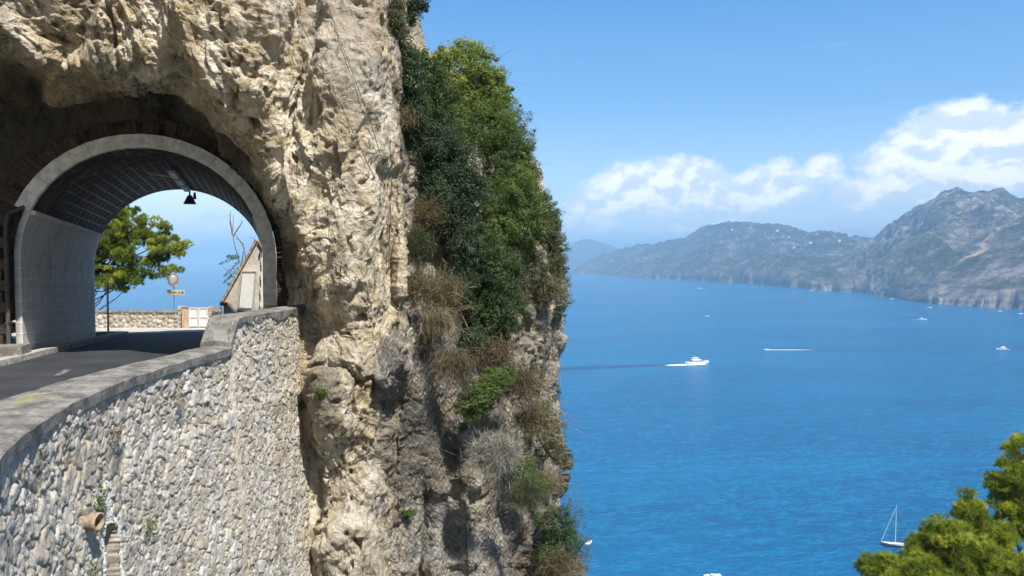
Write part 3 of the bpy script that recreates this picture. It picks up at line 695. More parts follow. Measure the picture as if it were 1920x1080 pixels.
wr = Xb[:, -1:, :] + np.stack([-.6 * tw ** 1.5 * 6, 26 * tw, -2.0 * tw * 3], -1)[None, :, :]
Xb = np.concatenate([Xb, wr], 1); Nb = grid_normals(Xb, (0, 0, E)); Nb[:, nu:] = np.array([.95, -.3, 0])
PX2 = np.concatenate([px, np.repeat(px[:, -1:], nw, 1)], 1); PY2 = py + 0 * PX2
kb = .95 + 0 * PX2
Xbd = rock_disp(Xb, Nb, kb, 0.0, 31)
reg2 = .75 * np.exp(-(((PX2 - 760) / 110) ** 2 + ((PY2 - 720) / 150) ** 2)) + .55 * sstep(PX2, 850, 980) * sstep(PY2, 480, 700) + .25 + .35 * np.exp(-(((PX2 - 800) / 40) ** 2)) * sstep(PY2, 800, 900)
link('cliff', grid_mesh('cliff', Xbd, {'region': np.clip(reg2 + .25, 0, 1), 'dark_tone': .62 * sstep(fbm(Xb * np.array([.5, .5, .3]), 4, 71), -.30, .25) * sstep(PY2, 380, 560) + .35 * sstep(420 - PY2, 0, 100)}), M_rock, kind='structure')  # darker brown-grey rock in patches lower down, and darker towards the top

# ------------------------------------------------------------------ ground: road, yard beyond, slopes
outer = np.array([(-2.3, 1.0), (-2.75, 2.6), (-3.3, 4.0), (-3.95, 5.3), (-4.65, 6.8), (-5.2, 8.5), (-5.5, 10.4), (-5.56, 12.2), (-5.45, 14.4), (-5.34, 16.5), (-5.22, 19.6)])
def spline(pts, n):
    pts = np.asarray(pts, float); d = np.r_[0, np.cumsum(np.linalg.norm(np.diff(pts, axis=0), axis=1))]; t = np.linspace(0, d[-1], n)
    e = np.vstack([2 * pts[0] - pts[1], pts, 2 * pts[-1] - pts[-2]]); o = []
    for x in t:
        i = min(np.searchsorted(d, x, 'right') - 1, len(pts) - 2); f = (x - d[i]) / (d[i + 1] - d[i]); p0, p1, p2, p3 = e[i:i + 4]
        o.append(.5 * (2 * p1 + (p2 - p0) * f + (2 * p0 - 5 * p1 + 4 * p2 - p3) * f * f + (3 * p1 - p0 - 3 * p2 + p3) * f ** 3))
    return np.array(o), t
NS = 900
OC, sS = spline(outer, NS); tg = np.gradient(OC, axis=0); tg /= np.linalg.norm(tg, axis=1, keepdims=True); OUTN = np.stack([tg[:, 1], -tg[:, 0]], 1)  # points away from the road
wid = np.interp(OC[:, 1], [2, 6, 9, 12, 14, 19], [1.0, 1.0, .86, .58, .52, .5])
IC = OC - OUTN * wid[:, None]
road_i = OC - OUTN * (wid[:, None] - .05)
def zroad(x, y):
    a = (x - MC[0]) * AX[0] + (y - MC[1]) * AX[1]; return FLOOR - SL * np.clip(a, 0, 16)
n = 60
sel = np.linspace(0, NS - 1, 140).astype(int); f = np.linspace(0, 1, n)
left_pt = np.stack([np.full(140, -24.), np.interp(road_i[sel, 1], [1.0, 20], [-6, 19.3])], 1)
Xg = road_i[sel][:, None, :] * (1 - f[None, :, None]) + left_pt[:, None, :] * f[None, :, None]
Z = zroad(Xg[..., 0], Xg[..., 1])
link('road', grid_mesh('road', np.concatenate([Xg, Z[..., None]], -1)), M_asphalt, kind='structure')
a = np.linspace(-4.5, 11.4, 60)[:, None]; w = np.linspace(-1, 1, 30)[None, :]
ww = w * np.where(a < 0, 4.9, np.where(a > TL, 3.4 + (a - TL) * .8, 3.3))
Xg = T(a + 0 * w, ww, .004); link('road', grid_mesh('road', Xg), M_asphalt, kind='structure')
gx = np.linspace(-48, -9.3, 60)[:, None]; gy = np.linspace(29.4, 37.0, 30)[None, :]
Xg = np.stack([gx + 0 * gy, gy + 0 * gx, zroad(gx + 0 * gy, gy + 0 * gx) - .006], -1)
link('yard', grid_mesh('yard', Xg), M_yard, kind='structure')
# slope below the yard beyond the tunnel and body of the headland beneath it
def slope(name, top, bot, n, m, amp, seed, mat, attrs=True):
    top = np.asarray(top, float); bot = np.asarray(bot, float)
    tp, _ = spline(top, n); bp, _ = spline(bot, n); f = np.linspace(0, 1, m)
    X = tp[:, None] * (1 - f[None, :, None]) + bp[:, None] * f[None, :, None]
    N = grid_normals(X); N = N * np.sign(N[..., 2:3] + 1e-6)
    X = X + N * (amp * fbm(X * .18, 5, seed) * np.minimum(1, f * 8)[None, :])[..., None]
    return link(name, grid_mesh(name, X, {'region': X[..., 0] * 0 + .3, 'dark_tone': X[..., 0] * 0}), mat, kind='structure')
zr = zroad(-16, 36)
slope('hillside', [(-48, 37, zr - .02), (-20, 37, zr - .02), (-9.2, 37, zr - .05), (-9.2, 29, zr - .05), (-8, 24, zr + .2)], [(-120, 110, -5), (-30, 100, -5), (20, 90, -5), (30, 60, -5), (18, 30, 0)], 120, 120, 3.0, 41, M_rock)
m, t, out = new_mat('scrub_slope'); v = objc(t)
c = t.mix(t.ss(t.noise(v, .5, 7, .65), .38, .62), (.48, .40, .28), (.20, .20, .09)); c = t.mix(t.ss(t.noise(v, 2.2, 6, .6), .45, .7), c, (.55, .49, .38))
finish(t, out, c, .95, t.noise(v, 2, 7, .65), .8, .3, .1); M_scrub = m
# uphill side: steep cut slope left of the road, ending behind the tunnel
gy = np.linspace(-40, 27.5, 90)[:, None]; gx = np.linspace(0, 70, 80)[None, :]
hx = -16.2 - gx; zz = FLOOR - .3 + 2.1 * gx * (1 - sstep(gx, 30, 75) * .5) + 0 * gy
cutoff = 1 - sstep(gy, 23.0, 28.0); Xg = np.stack([hx + 0 * gy, gy + 0 * gx, zz * cutoff + (FLOOR - 4) * (1 - cutoff)], -1)
Xg[..., 0] += 1.1 * fbm(Xg * .25, 4, 61)
link('hillside', grid_mesh('hillside', Xg), M_scrub, kind='structure')
# unseen slope behind the viewpoint, added to bounce light; slope below it
gx = np.linspace(-14, 110, 110)[:, None]; s_ = np.linspace(0, 1, 120)[None, :]
yy = -6 - 70 * s_ + .0 * gx; z1 = E - 4.0 - .10 * np.maximum(gx, 0) + 75 * s_ ** 1.0
Xg = np.stack([gx + 0 * s_, yy + 0 * gx, z1 + 0 * gx], -1); Xg[..., 2] += 1.4 * fbm(Xg * .12, 5, 63)
link('hillside', grid_mesh('hillside', Xg), M_scrub, kind='structure')
s_ = np.linspace(0, 1, 160)[None, :]; gx = np.linspace(-14, 110, 110)[:, None]
yt = -6 + (14.5 * s_) * (1 + .03 * np.maximum(gx, 0)) + 26 * s_ ** 2 * sstep(gx, 8, 22)
zt = E - 4.0 - .10 * np.maximum(gx, 0) - 7.2 * s_ * sstep(gx, -2, 6) - 3 * sstep(s_, .55, 1) - 105 * s_ ** 6
zt = np.where(gx < 0, np.minimum(zt, E - 3.2 - 30 * s_), zt)
Xg = np.stack([gx + 0 * s_, yt + 0 * gx, zt + 0 * gx], -1); Xg[..., 2] += 1.0 * fbm(Xg * .15, 5, 64) * np.clip(gx / 8, 0, 1)
link('hillside', grid_mesh('hillside', Xg), M_scrub, kind='structure')

Xg = T(np.linspace(-4.3, -3.3, 8)[:, None], np.linspace(-1.35, -1.2, 4)[None, :], .008)
m_mark = simple('worn_marking', (.17, .17, .16), .85, .5, 9)
link('road_marking', grid_mesh('road_marking', Xg), m_mark, kind='structure')
# kerb along the left wall of the tunnel
b = MB()
pts = [(-4.3, -3.9), (-2, -3.35), (0, -2.98), (3, -2.86), (6, -2.80), (8.6, -2.72), (9.8, -2.55), (10.4, -2.9), (10.5, -3.6)]
cp, _ = spline(np.array(pts), 60)
for i in range(59):
    q = []
    for k in (i, i + 1):
        a_, w_ = cp[k]; dw = .17 if k < 48 else .17
        t2 = cp[min(k + 1, 59)] - cp[max(k - 1, 0)]; t2 /= np.linalg.norm(t2); nx = np.array([t2[1], -t2[0]])
        for off, hh in ((0, -.05), (0, .13), (-.4, .15), (-.4, -.05)):
            q.append(T(a_ + nx[0] * off, w_ + nx[1] * off, hh))
    b.add(q, [(0, 1, 5, 4), (1, 2, 6, 5), (2, 3, 7, 6)] + ([(3, 2, 1, 0)] if i == 0 else []) + ([(4, 5, 6, 7)] if i == 58 else []))
kb_ = b.build('kerb', M_kerb); kb_['kind'] = 'structure'

# ------------------------------------------------------------------ retaining wall with its parapet
par = empty('retaining_wall', 'curved rubble stone retaining wall with a cement coping beside the road', 'stone wall', (OC[400, 0], OC[400, 1], E - 8))
blk = sstep(OC[:, 1], 14.28, 14.42)
ztop = E - 1.83 + (.60) * blk
NZ = 620
hh = np.concatenate([np.linspace(0, 7.6, 480), 7.6 + np.linspace(.06, 26, NZ - 480)])
n0 = int(np.searchsorted(OC[:, 1], 1.6))
idx = np.arange(n0, NS)
Sg = sS[idx][:, None] + 0 * hh[None, :]; Hg = hh[None, :] + (E - 1.23 - ztop[idx])[:, None]   # height measured down from the block's top
zg = ztop[idx][:, None] - hh[None, :]
wob = fbm(np.stack([Sg * 2.6, Hg * 2.6, Sg * 0], -1), 4, 5)
f1, f2, sid_ = worley2(Sg / .20 + .6 * wob, Hg / .215 + .6 * wob, 3, 1.0)
e1, e2, sid2 = worley2(Sg / .12 + .5 * wob + 4, Hg / .115 + .5 * wob, 8, 1.0)
sub = sid_ > .48
bord = np.where(sub, np.minimum(f2 - f1, .8 * (e2 - e1) + .03), f2 - f1); sid_ = np.where(sub, sid2, sid_ / .48)
mort = 1 - sstep(bord + .10 * fbm(np.stack([Sg * 14, Hg * 14, Sg * 0], -1), 2, 35), .04, .20)
bul = (sstep(bord, .0, .16) - .5) * .030 + (sid_ - .5) * .030 + .020 * (fbm(np.stack([Sg * 9, Hg * 9, Sg * 0], -1), 3, 36)) + .02 * fbm(np.stack([Sg * 4, Hg * 4, Sg * 0], -1), 4, 15, .6)
bul += .05 * fbm(np.stack([Sg * .7, Hg * .7, Sg * 0], -1), 3, 25)
seam = Hg - 1.75 - .05 * np.sin(Sg * 2.1)
bul += .028 * sstep(seam + .12 * wob, -.08, .10)                                       # lower wall stands proud of the parapet
batter = .055 * np.maximum(hh[None, :] - .5, 0)
# arched drain opening
sC = np.interp(9.75, OC[:, 1], sS); du = Sg - sC; topz = E - 3.52
hz_ = zg - (topz - .22); inr = np.where(hz_ > 0, np.hypot(du, hz_ * .9), np.abs(du)); inside = (inr < .20) & (zg > E - 5.6)
limem = sstep(inr, .36, .31) * sstep(inr, .22, .27) * (zg > E - 5.6) * (~inside) + ((zg > topz - .3) & (zg < topz + .42) & (np.abs(du) < .13 + .05 * wob)) * .8
bul = np.where(inside, -.46 + .03 * (np.floor((zg - E) / .42) % 2), bul * (1 - .5 * np.clip(limem, 0, 1)))
off = bul + batter
Xw = np.stack([OC[idx, 0][:, None] + OUTN[idx, 0][:, None] * off, OC[idx, 1][:, None] + OUTN[idx, 1][:, None] * off, zg], -1)
o = link('stonework', grid_mesh('stonework', Xw, {'stone': np.where(inr * (zg > E - 5.6) + (zg < E - 5.6) < .25, .02, sid_), 'mortar': np.where(inside, .25, mort), 'lime': np.clip(limem, 0, 1)}), M_rubble); under(o, par)  # shade inside the drain opening put into its stone tone
# coping (near, low part) as a lightly worn sweep
def sweep(ids, prof_fn, name, mat, amp=.012, close=True):
    rows = []
    for i in ids:
        pr = prof_fn(i); rows.append([np.array([OC[i, 0] + OUTN[i, 0] * o_, OC[i, 1] + OUTN[i, 1] * o_, z_]) for o_, z_ in pr])
    X = np.array(rows); X[..., 2] += amp * fbm(X * 2.5, 4, 9); X[..., 0] += amp * fbm(X * 3.5 + 9, 4, 10)
    n_, m_ = X.shape[:2]; Fc = grid_faces(n_, m_)
    me = bpy.data.meshes.new(name); quads = [tuple(q) for q in Fc.reshape(-1, 4)]
    caps = [tuple(range(m_)), tuple(range((n_ - 1) * m_, n_ * m_))[::-1]]
    me.from_pydata([tuple(v) for v in X.reshape(-1, 3)], [], quads + caps); me.update()
    return under(link(name, me, mat), par)
def dens(pts, k=6):
    o = []
    for (a, b_) in zip(pts[:-1], pts[1:]):
        for j in range(k): o.append((a[0] + (b_[0] - a[0]) * j / k, a[1] + (b_[1] - a[1]) * j / k))
    return o + [pts[-1]]
ib = int(np.searchsorted(OC[:, 1], 14.36))
def cop(i):
    w_ = wid[i]; zt_ = E - 1.70
    return dens([(.05, zt_ - .16), (.06, zt_ - .02), (.04, zt_), (-.3, zt_ + .03), (-w_ + .03, zt_ + .01), (-w_, zt_ - .02), (-w_, FLOOR - .1)], 5)
sweep(range(n0, ib + 1, 2), cop, 'coping', M_cement, .018)
def blkp(i):
    w_ = wid[i] + .04; y_ = OC[i, 1]; zt_ = E - 1.13 - .015 * (y_ - 14.4) + 0.0; lo = -.47 * np.clip((14.75 - y_) / .4, 0, 1) ** 1.5
    return dens([(.03, zt_ - .12 - .22 * abs(math.sin(y_ * 2.3)) * .5 + lo), (.045, zt_ - .03 + lo), (.02, zt_ + lo), (-.3, zt_ + .02 + lo), (-w_ + .03, zt_ + lo), (-w_, zt_ - .03 + lo), (-w_ - .02, FLOOR - .1)], 5)
sweep(range(ib - 2, NS, 2), blkp, 'end_block', M_cement, .02)
# clay drain pipe
k_ = int(np.searchsorted(OC[:, 1], 9.0)); pz = E - 3.20; bo = .055 * 1.2
p0 = np.array([OC[k_, 0] + OUTN[k_, 0] * (bo - .05), OC[k_, 1] + OUTN[k_, 1] * (bo - .05), pz]); pd = np.array([OUTN[k_, 0] * .9, OUTN[k_, 1] * .9 - .25, -.02])
dp = empty('drain_pipe', 'short clay drain pipe sticking out of the stone retaining wall', 'drain pipe', p0)
b = MB(); L_ = .30; ring = []
for (s, r) in ((0, .105), (L_ - .05, .11), (L_, .112), (L_, .085), (L_ - .12, .08), (.05, .08)): ring.append((p0 + pd * s, r))
pts = [r[0] for r in ring]; 
V = []; Fc = []; zax = Vector(pd).normalized(); aa = zax.orthogonal().normalized(); bb = zax.cross(aa)
for (c, r) in ring:
    for k in range(18): an = k * math.pi / 9; V.append(Vector(c) + (aa * math.cos(an) + bb * math.sin(an)) * r)
for i in range(len(ring) - 1):
    for k in range(18): Fc.append((i * 18 + k, i * 18 + (k + 1) % 18, (i + 1) * 18 + (k + 1) % 18, (i + 1) * 18 + k))
b.add(V, Fc); under(b.build('pipe', M_terra, smooth=True), dp)
b = MB(); b.frustum(p0 + pd * .02 + np.array([0, 0, .09]), .26, .2, .05, .8, rot=.3); under(b.build('mortar_collar', M_cement, bevel=.01), dp)

# ------------------------------------------------------------------ things beyond the tunnel
def stone_box_wall(name, p0, p1, h, thick, label, cat, seed, cope=True, size=.26, mat=None, step=.035):
    """upright rubble wall between two ground points, front (camera side) displaced; parts stonework + coping"""
    p0 = np.array(p0, float); p1 = np.array(p1, float); L = np.linalg.norm((p1 - p0)[:2]); t_ = (p1 - p0) / L; nrm = np.array([t_[1], -t_[0], 0]); nrm /= np.linalg.norm(nrm)
    if nrm[1] > 0: nrm = -nrm
    e = empty(name, label, cat, p0)
    ns = max(8, int(L / step)); prof_ = dens([(0, -.2), (0, h), (-thick, h), (-thick, -.2)], max(4, int(h / step)))
    s = np.linspace(0, L, ns); dist = np.r_[0, np.cumsum([math.hypot(a[0] - b[0], a[1] - b[1]) for a, b in zip(prof_[:-1], prof_[1:])])]
    Sg, Dg = np.meshgrid(s, dist, indexing='ij'); a1, a2, sd_ = worley2(Sg / size, Dg / (size * .8), seed)
    bl = (sstep(a2 - a1, .02, .4) - .5) * .06 + (sd_ - .5) * .03
    O_ = np.array([q[0] for q in prof_])[None, :]; Hh = np.array([q[1] for q in prof_])[None, :]
    front_ = np.where(O_ > -thick * .5, 1, -1)
    X = p0[None, None] + t_[None, None] * Sg[..., None] + nrm[None, None] * (O_ + bl * front_)[..., None]; X[..., 2] += Hh
    endk = [tuple(range(X.shape[1])), tuple(range((ns - 1) * X.shape[1], ns * X.shape[1]))[::-1]]
    me = grid_mesh('stonework', X, {'stone': sd_, 'mortar': 1 - sstep(a2 - a1, .06, .2), 'lime': Sg * 0}); under(link('stonework', me, M_rubble), e)
    for en, sg in ((0, -1), (1, 1)):
        c = p0 + t_ * (L * en + sg * .01) - nrm * thick / 2
        b = MB(); b.frustum((c[0], c[1], c[2] - .2), .03, thick, h + .2, rot=math.atan2(t_[1], t_[0])); under(b.build('end_face', M_plaster), e)
    if cope:
        b = MB(); c = (p0 + p1) / 2 - nrm * thick / 2; b.frustum((c[0], c[1], c[2] + h + .012), L + .06, thick + .1, .11, .99, .85, rot=math.atan2(t_[1], t_[0]))
        under(b.build('coping', M_cement, bevel=.015), e)
    return e
YW = 36.4; zb = float(zroad(-18, YW))
def bx(px, d): return (px - 960) / F * d
stone_box_wall('stone_wall', (-34, YW, zb), (bx(333, YW), YW, zb), .72, .4, 'low grey stone wall with dark coping at the road edge beyond the tunnel', 'stone wall', 51)
stone_box_wall('gate_pillar', (bx(333.5, YW), YW - .02, zb), (bx(343, YW), YW - .02, zb), 1.05, .42, 'rough stone pillar left of the pale gate', 'pillar', 52, cope=False, size=.17)
pe = empty('gate_post', 'smooth tan gate post between the stone pillar and the pale gate', 'gate post', (bx(348, YW), YW, zb))
b = MB(); b.frustum((0, -.1, -.1), .26, .3, 1.08, .97, bevel=.02); b.build('shaft', simple('tan_render', (.52, .38, .28), .85, .15, 4), pe)
b = MB(); b.frustum((0, -.1, .98), .30, .34, .05, .8, bevel=.02); b.build('cap', M_cement, pe)
# gate
ga, gb = bx(353, YW), bx(389, YW)
gt = empty('garden_gate', 'pale painted metal double gate at the roadside beyond the tunnel', 'gate', ((ga + gb) / 2, YW, zb))
hw = (gb - ga) / 2
for sgn in (-1, 1):
    b = MB(); x0_, x1_ = (0.015 * sgn, hw * sgn); a_, c_ = min(x0_, x1_), max(x0_, x1_)
    for x in (a_ + .02, c_ - .02): b.frustum((x, 0, .04), .035, .04, .95)
    for z in (.06, .5, .95): b.frustum(((a_ + c_) / 2, 0, z), c_ - a_ - .085, .036, .035)
    for x in np.linspace(a_ + .07, c_ - .07, 6): b.tube([(x, .0, .1), (x, .0, .94)], .007, 6)
    lf = b.build('gate_leaf', M_white, gt)
    b = MB(); b.frustum(((a_ + c_) / 2, .03, .08), c_ - a_ - .09, .006, .86); b.build('sheet_panel', M_white, lf)
b = MB(); b.frustum((0, -.03, .02), .03, .03, 1.0); b.build('centre_bar', simple('pink_bar', (.55, .40, .40), .6), gt)
stone_box_wall('gate_pillar', (bx(390.5, YW), YW - .05, zb), (bx(401, YW), YW - .05, zb), 1.02, .42, 'rough stone pillar right of the pale gate', 'pillar', 53, cope=False, size=.17)
stone_box_wall('stone_wall', (bx(401.5, YW), YW, zb), (-9.6, YW - .8, zb), .52, .4, 'short low stone wall between the gate and the gabled house', 'stone wall', 54)
bl_ = empty('boulder', 'dark rough boulder lying on the short wall right of the gate', 'boulder', (bx(406, YW - .1), YW - .1, zb + .62))
nn = 24; uu = np.linspace(0, 2 * np.pi, nn * 2); vv = np.linspace(-np.pi / 2, np.pi / 2, nn)
Sx = np.stack([np.cos(vv)[:, None] * np.cos(uu)[None], np.cos(vv)[:, None] * np.sin(uu)[None], np.sin(vv)[:, None] + 0 * uu[None]], -1)
Sx = Sx * (1 + .35 * fbm(Sx * 1.6, 4, 9))[..., None] * np.array([.22, .2, .24]) + np.array([0, 0, .18]); me = grid_mesh('stone', Sx, {'region': Sx[..., 0] * 0 + .9, 'dark_tone': Sx[..., 0] * 0 + .5}); link('stone', me, M_rock, bl_)

# gabled house with shuttered opening
yh = 33.6
def hp(px, py): return P(px, py, yh)
hs = empty('gabled_house', 'old plastered gable end with a white shutter beyond the tunnel', 'house', (-12.5, yh, zb))
apex = hp(484, 452); le = hp(419, 568); thick = 5.0
re = np.array([2 * apex[0] - le[0], yh, le[2]])
b = MB(); front_ = [(le[0], 0, zb - 3), (re[0], 0, zb - 3), (re[0], 0, re[2]), (apex[0], 0, apex[2]), (le[0], 0, le[2])]
V = [(x, yh, z) for x, _, z in front_] + [(x + 1.2, yh + thick, z) for x, _, z in front_]
b.add(V, [(4, 3, 2, 1, 0), (5, 6, 7, 8, 9), (0, 1, 6, 5), (1, 2, 7, 6), (2, 3, 8, 7), (3, 4, 9, 8), (4, 0, 5, 9)]); under(b.build('wall', M_plaster), hs)
b = MB()
for (e0, e1) in ((le, apex), (re, apex)):
    d_ = (e1 - e0) / np.linalg.norm(e1 - e0); e0x = e0 - d_ * .12; nrm = np.array([-d_[2], 0, d_[0]]); nrm *= np.sign(nrm[2])
    q = [e0x + nrm * .01, e1 + nrm * .01, e1 + nrm * .11, e0x + nrm * .11]; q = [p + np.array([0, -.12, 0]) for p in q] + [p + np.array([1.2, thick, 0]) for p in q]
    b.add(q, [(0, 1, 2, 3), (7, 6, 5, 4), (0, 4, 5, 1), (1, 5, 6, 2), (2, 6, 7, 3), (3, 7, 4, 0)])
under(b.build('roof', simple('old_roof', (.42, .34, .26), .9, .35, 8, bump=.5)), hs)
b = MB(); b.frustum(P(421, 573, yh - .05), .34, .3, .16, .8, rot=.1, bevel=.03); under(b.build('eave_tile', M_orange), hs)
b = MB()
q4 = [P(449, 578, yh - .03), P(472, 578, yh - .03), P(478, 513, yh - .03), P(455, 513, yh - .03)]
q8 = q4 + [p + np.array([0, -.05, 0]) for p in q4]
b.add(q8, [(3, 2, 1, 0), (4, 5, 6, 7), (0, 1, 5, 4), (1, 2, 6, 5), (2, 3, 7, 6), (3, 0, 4, 7)]); sh = under(b.build('shutter', M_white), hs)
b = MB()
def bar(pa, pb, w=.05, dep=.09):
    b.tube([pa, pb], w * .7, 4)
c4 = [P(446, 581, yh - .02), P(475, 581, yh - .02), P(481, 509, yh - .02), P(453, 509, yh - .02)]
for i in range(4): bar(c4[i], c4[(i + 1) % 4])
under(b.build('shutter_frame', simple('pale_frame', (.50, .46, .42), .8)), hs)
b = MB(); b.frustum(P(487, 482, yh - .06), .05, .06, .22); under(b.build('wall_hook', M_dark), hs)
b = MB()
for k in range(9):
    pa = P(496 - k * .4, 470 + 14 * k, yh - .08); b.frustum(pa - np.array([0, 0, .3]), .22 + .06 * (k % 2), .1, .334, .96, bevel=.01)
under(b.build('quoins', M_white), hs)

# convex mirror with direction sign
mx = P(326, 585, YW + .5)
mr = empty('traffic_mirror', 'round convex road mirror with a red rim on a thin pole beyond the tunnel', 'traffic mirror', mx)
b = MB(); top_ = P(326, 510, YW + .5); b.tube([mx - np.array([0, 0, 1.2]), P(326, 540, YW + .5), P(328, 506, YW + .5)], .028); under(b.build('pole', M_grey), mr)
mc_ = P(325, 525, YW + .35); ax_ = Vector((.72, -.66, -.12)).normalized(); a1 = ax_.cross(Vector((0, 0, 1))).normalized(); b1 = ax_.cross(a1)
def disc(r, profl, seg=28, sy=1.25):
    V = []; Fc = []
    for (rr, dd) in profl:
        for k in range(seg): an = 2 * math.pi * k / seg; V.append(Vector(mc_) + a1 * math.cos(an) * rr * r + b1 * math.sin(an) * rr * r * sy + ax_ * dd)
    for i in range(len(profl) - 1):
        for k in range(seg): Fc.append((i * seg + k, i * seg + (k + 1) % seg, (i + 1) * seg + (k + 1) % seg, (i + 1) * seg + k))
    Fc += [tuple(range(seg))[::-1], tuple(range((len(profl) - 1) * seg, len(profl) * seg))]; return V, Fc
b = MB(); b.add(*disc(.25, [(.86, -.10), (1.0, -.05), (1.0, .02), (.93, .05), (.84, .03)])); under(b.build('rim', simple('faded_red', (.42, .20, .16), .5, .2)), mr)
b = MB(); b.add(*disc(.21, [(1.0, .02), (.8, .055), (.5, .08), (.2, .09)])); under(b.build('mirror_glass', simple('mirror_face', (.62, .66, .62), .15, .05, metal=.4), smooth=True), mr)
sg_ = empty('direction_sign', 'small yellowish direction board on the mirror pole beyond the tunnel', 'sign', P(330, 548, YW + .42))
b = MB(); c0 = P(330, 553, YW + .42); b.frustum((c0[0], c0[1], c0[2]), .90, .03, .25, rot=-.08); under(b.build('board', simple('cream_board', (.55, .53, .36), .6, .08), bevel=.004), sg_)
b = MB()
for k, x in enumerate(np.linspace(-.38, .02, 8)): b.frustum((c0[0] + x, c0[1] - .028, c0[2] + .10), .032, .012, .055 + .01 * (k % 3), rot=-.08)
under(b.build('lettering', M_dark), sg_)
b = MB(); b.frustum((c0[0] + .18, c0[1] - .035, c0[2] + .08), .10, .012, .1, .1); b.frustum((c0[0] + .34, c0[1] - .045, c0[2] + .07), .13, .012, .12, .3); under(b.build('pictogram', simple('dark_red', (.20, .05, .05), .6)), sg_)
# posts and pipe
mp = empty('marker_post', 'slim white marker post at the far left corner of the tunnel', 'post', T(TL + .35, -2.75, 0))
b = MB(); b.tube([T(TL + .35, -2.75, -.1), T(TL + .35, -2.75, 2.15)], .04); under(b.build('pole', M_white), mp)
b = MB(); b.frustum(T(TL + .35, -2.75, 1.7), .10, .05, .42, bevel=.01); under(b.build('reflector', M_dark), mp)
dpz = empty('downpipe', 'dark vertical pipe left of the tunnel mouth', 'pipe', T(-.35, -3.45, 0))
b = MB(); b.tube([T(-.35, -3.36, .35), T(-.35, -3.36, 3.55), T(-.30, -3.30, 3.85), T(-.2, -2.95, 4.05)], .055); under(b.build('pipe', simple('brown_pipe', (.10, .085, .075), .6, .2)), dpz)
for h in (.9, 1.9, 2.9):
    b = MB(); b.frustum(T(-.30, -3.34, h), .17, .2, .05, bevel=.01); under(b.build('clamp', M_dark), dpz)
# masonry jamb left of the mouth
b = MB(); r_ = np.random.default_rng(9)
V = []; Fq = []; AT = []
for row in range(13):
    hz0 = .05 + row * .29
    for k in range(3):
        w0 = -3.36 - k * .42 - (row % 2) * .14; w1 = w0 - .39; j = r_.uniform(-.06, .06)
        q = [T(a_, w_, h_ + r_.uniform(-.015, .015)) for a_ in (-.34 + j, .4) for (w_, h_) in ((w0, hz0), (w1, hz0), (w1, hz0 + .27), (w0, hz0 + .27))]
        o0 = len(V); V += q; Fq += [o0 + i for f in [(0, 1, 2, 3), (7, 6, 5, 4), (0, 4, 5, 1), (1, 5, 6, 2), (2, 6, 7, 3), (3, 7, 4, 0)] for i in f]; AT += [r_.random()] * 8
under(link('jamb', raw_mesh('jamb', np.array(V), Fq, 4, {'stone': AT}, smooth=False), M_brick), tun)
b = MB(); b.frustum(T(-.75, -4.1, -.05), 2.6, .95, .42, .96, .8, rot=math.atan2(RT[1], RT[0]), bevel=.03)
under(b.build('plinth', M_cement, bevel=.02), tun)

# ------------------------------------------------------------------ plants
def leaf_geo(pts, nrm, size, tint, aspect=.55, r=rng):
    n = len(pts); t1 = r.normal(size=(n, 3)); nn_ = nrm + .8 * r.normal(size=(n, 3)); nn_ /= np.linalg.norm(nn_, axis=1, keepdims=True)
    a = np.cross(nn_, t1); a /= np.linalg.norm(a, axis=1, keepdims=True) + 1e-9; b_ = np.cross(nn_, a)
    L = (size * r.uniform(.7, 1.35, n))[:, None]; W = L * aspect
    V = np.stack([pts - a * L * .5, pts + b_ * W * .5 + nn_ * L * .08, pts + a * L * .5, pts - b_ * W * .5 + nn_ * L * .08], 1)
    return V.reshape(-1, 3), np.arange(4 * n), np.repeat(np.clip(tint, 0, 1), 4)
def lobes_px(lobes):
    o = []
    for (px, py_, d, rx_, ry_) in lobes:
        c = P(px, py_, d); o.append((c, np.array([rx_ / F * d, (rx_ + ry_) / 2.4 / F * d, ry_ / F * d])))
    return o
def clump_points(lobes, nclump, nleaf, csize, r, gap=.0):
    vol = np.array([np.prod(l[1]) ** .667 for l in lobes]); pr = vol / vol.sum(); C = []; Nn = []
    for i in r.choice(len(lobes), nclump, p=pr):
        c, rad = lobes[i]; d = r.normal(size=3); d /= np.linalg.norm(d); k = r.uniform(.45, 1.02) ** .7
        C.append(c + d * rad * k * (1 + .14 * math.sin(7 * d[0] + 5 * d[2] + i))); Nn.append(d)
    C = np.array(C); Nn = np.array(Nn); which = np.repeat(np.arange(nclump), nleaf)
    d = r.normal(size=(len(which), 3)); d /= np.linalg.norm(d, axis=1, keepdims=True)
    cs = csize * r.uniform(.45, 1.7, nclump)[which]
    pts = C[which] + d * (cs * r.uniform(.35, 1.0, len(which)) ** .6)[:, None] * np.array([1, 1, .75])
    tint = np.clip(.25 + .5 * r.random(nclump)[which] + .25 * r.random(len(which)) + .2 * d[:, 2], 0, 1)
    return pts, d * .7 + Nn[which] * .5 + np.array([0, 0, .3]), tint, C
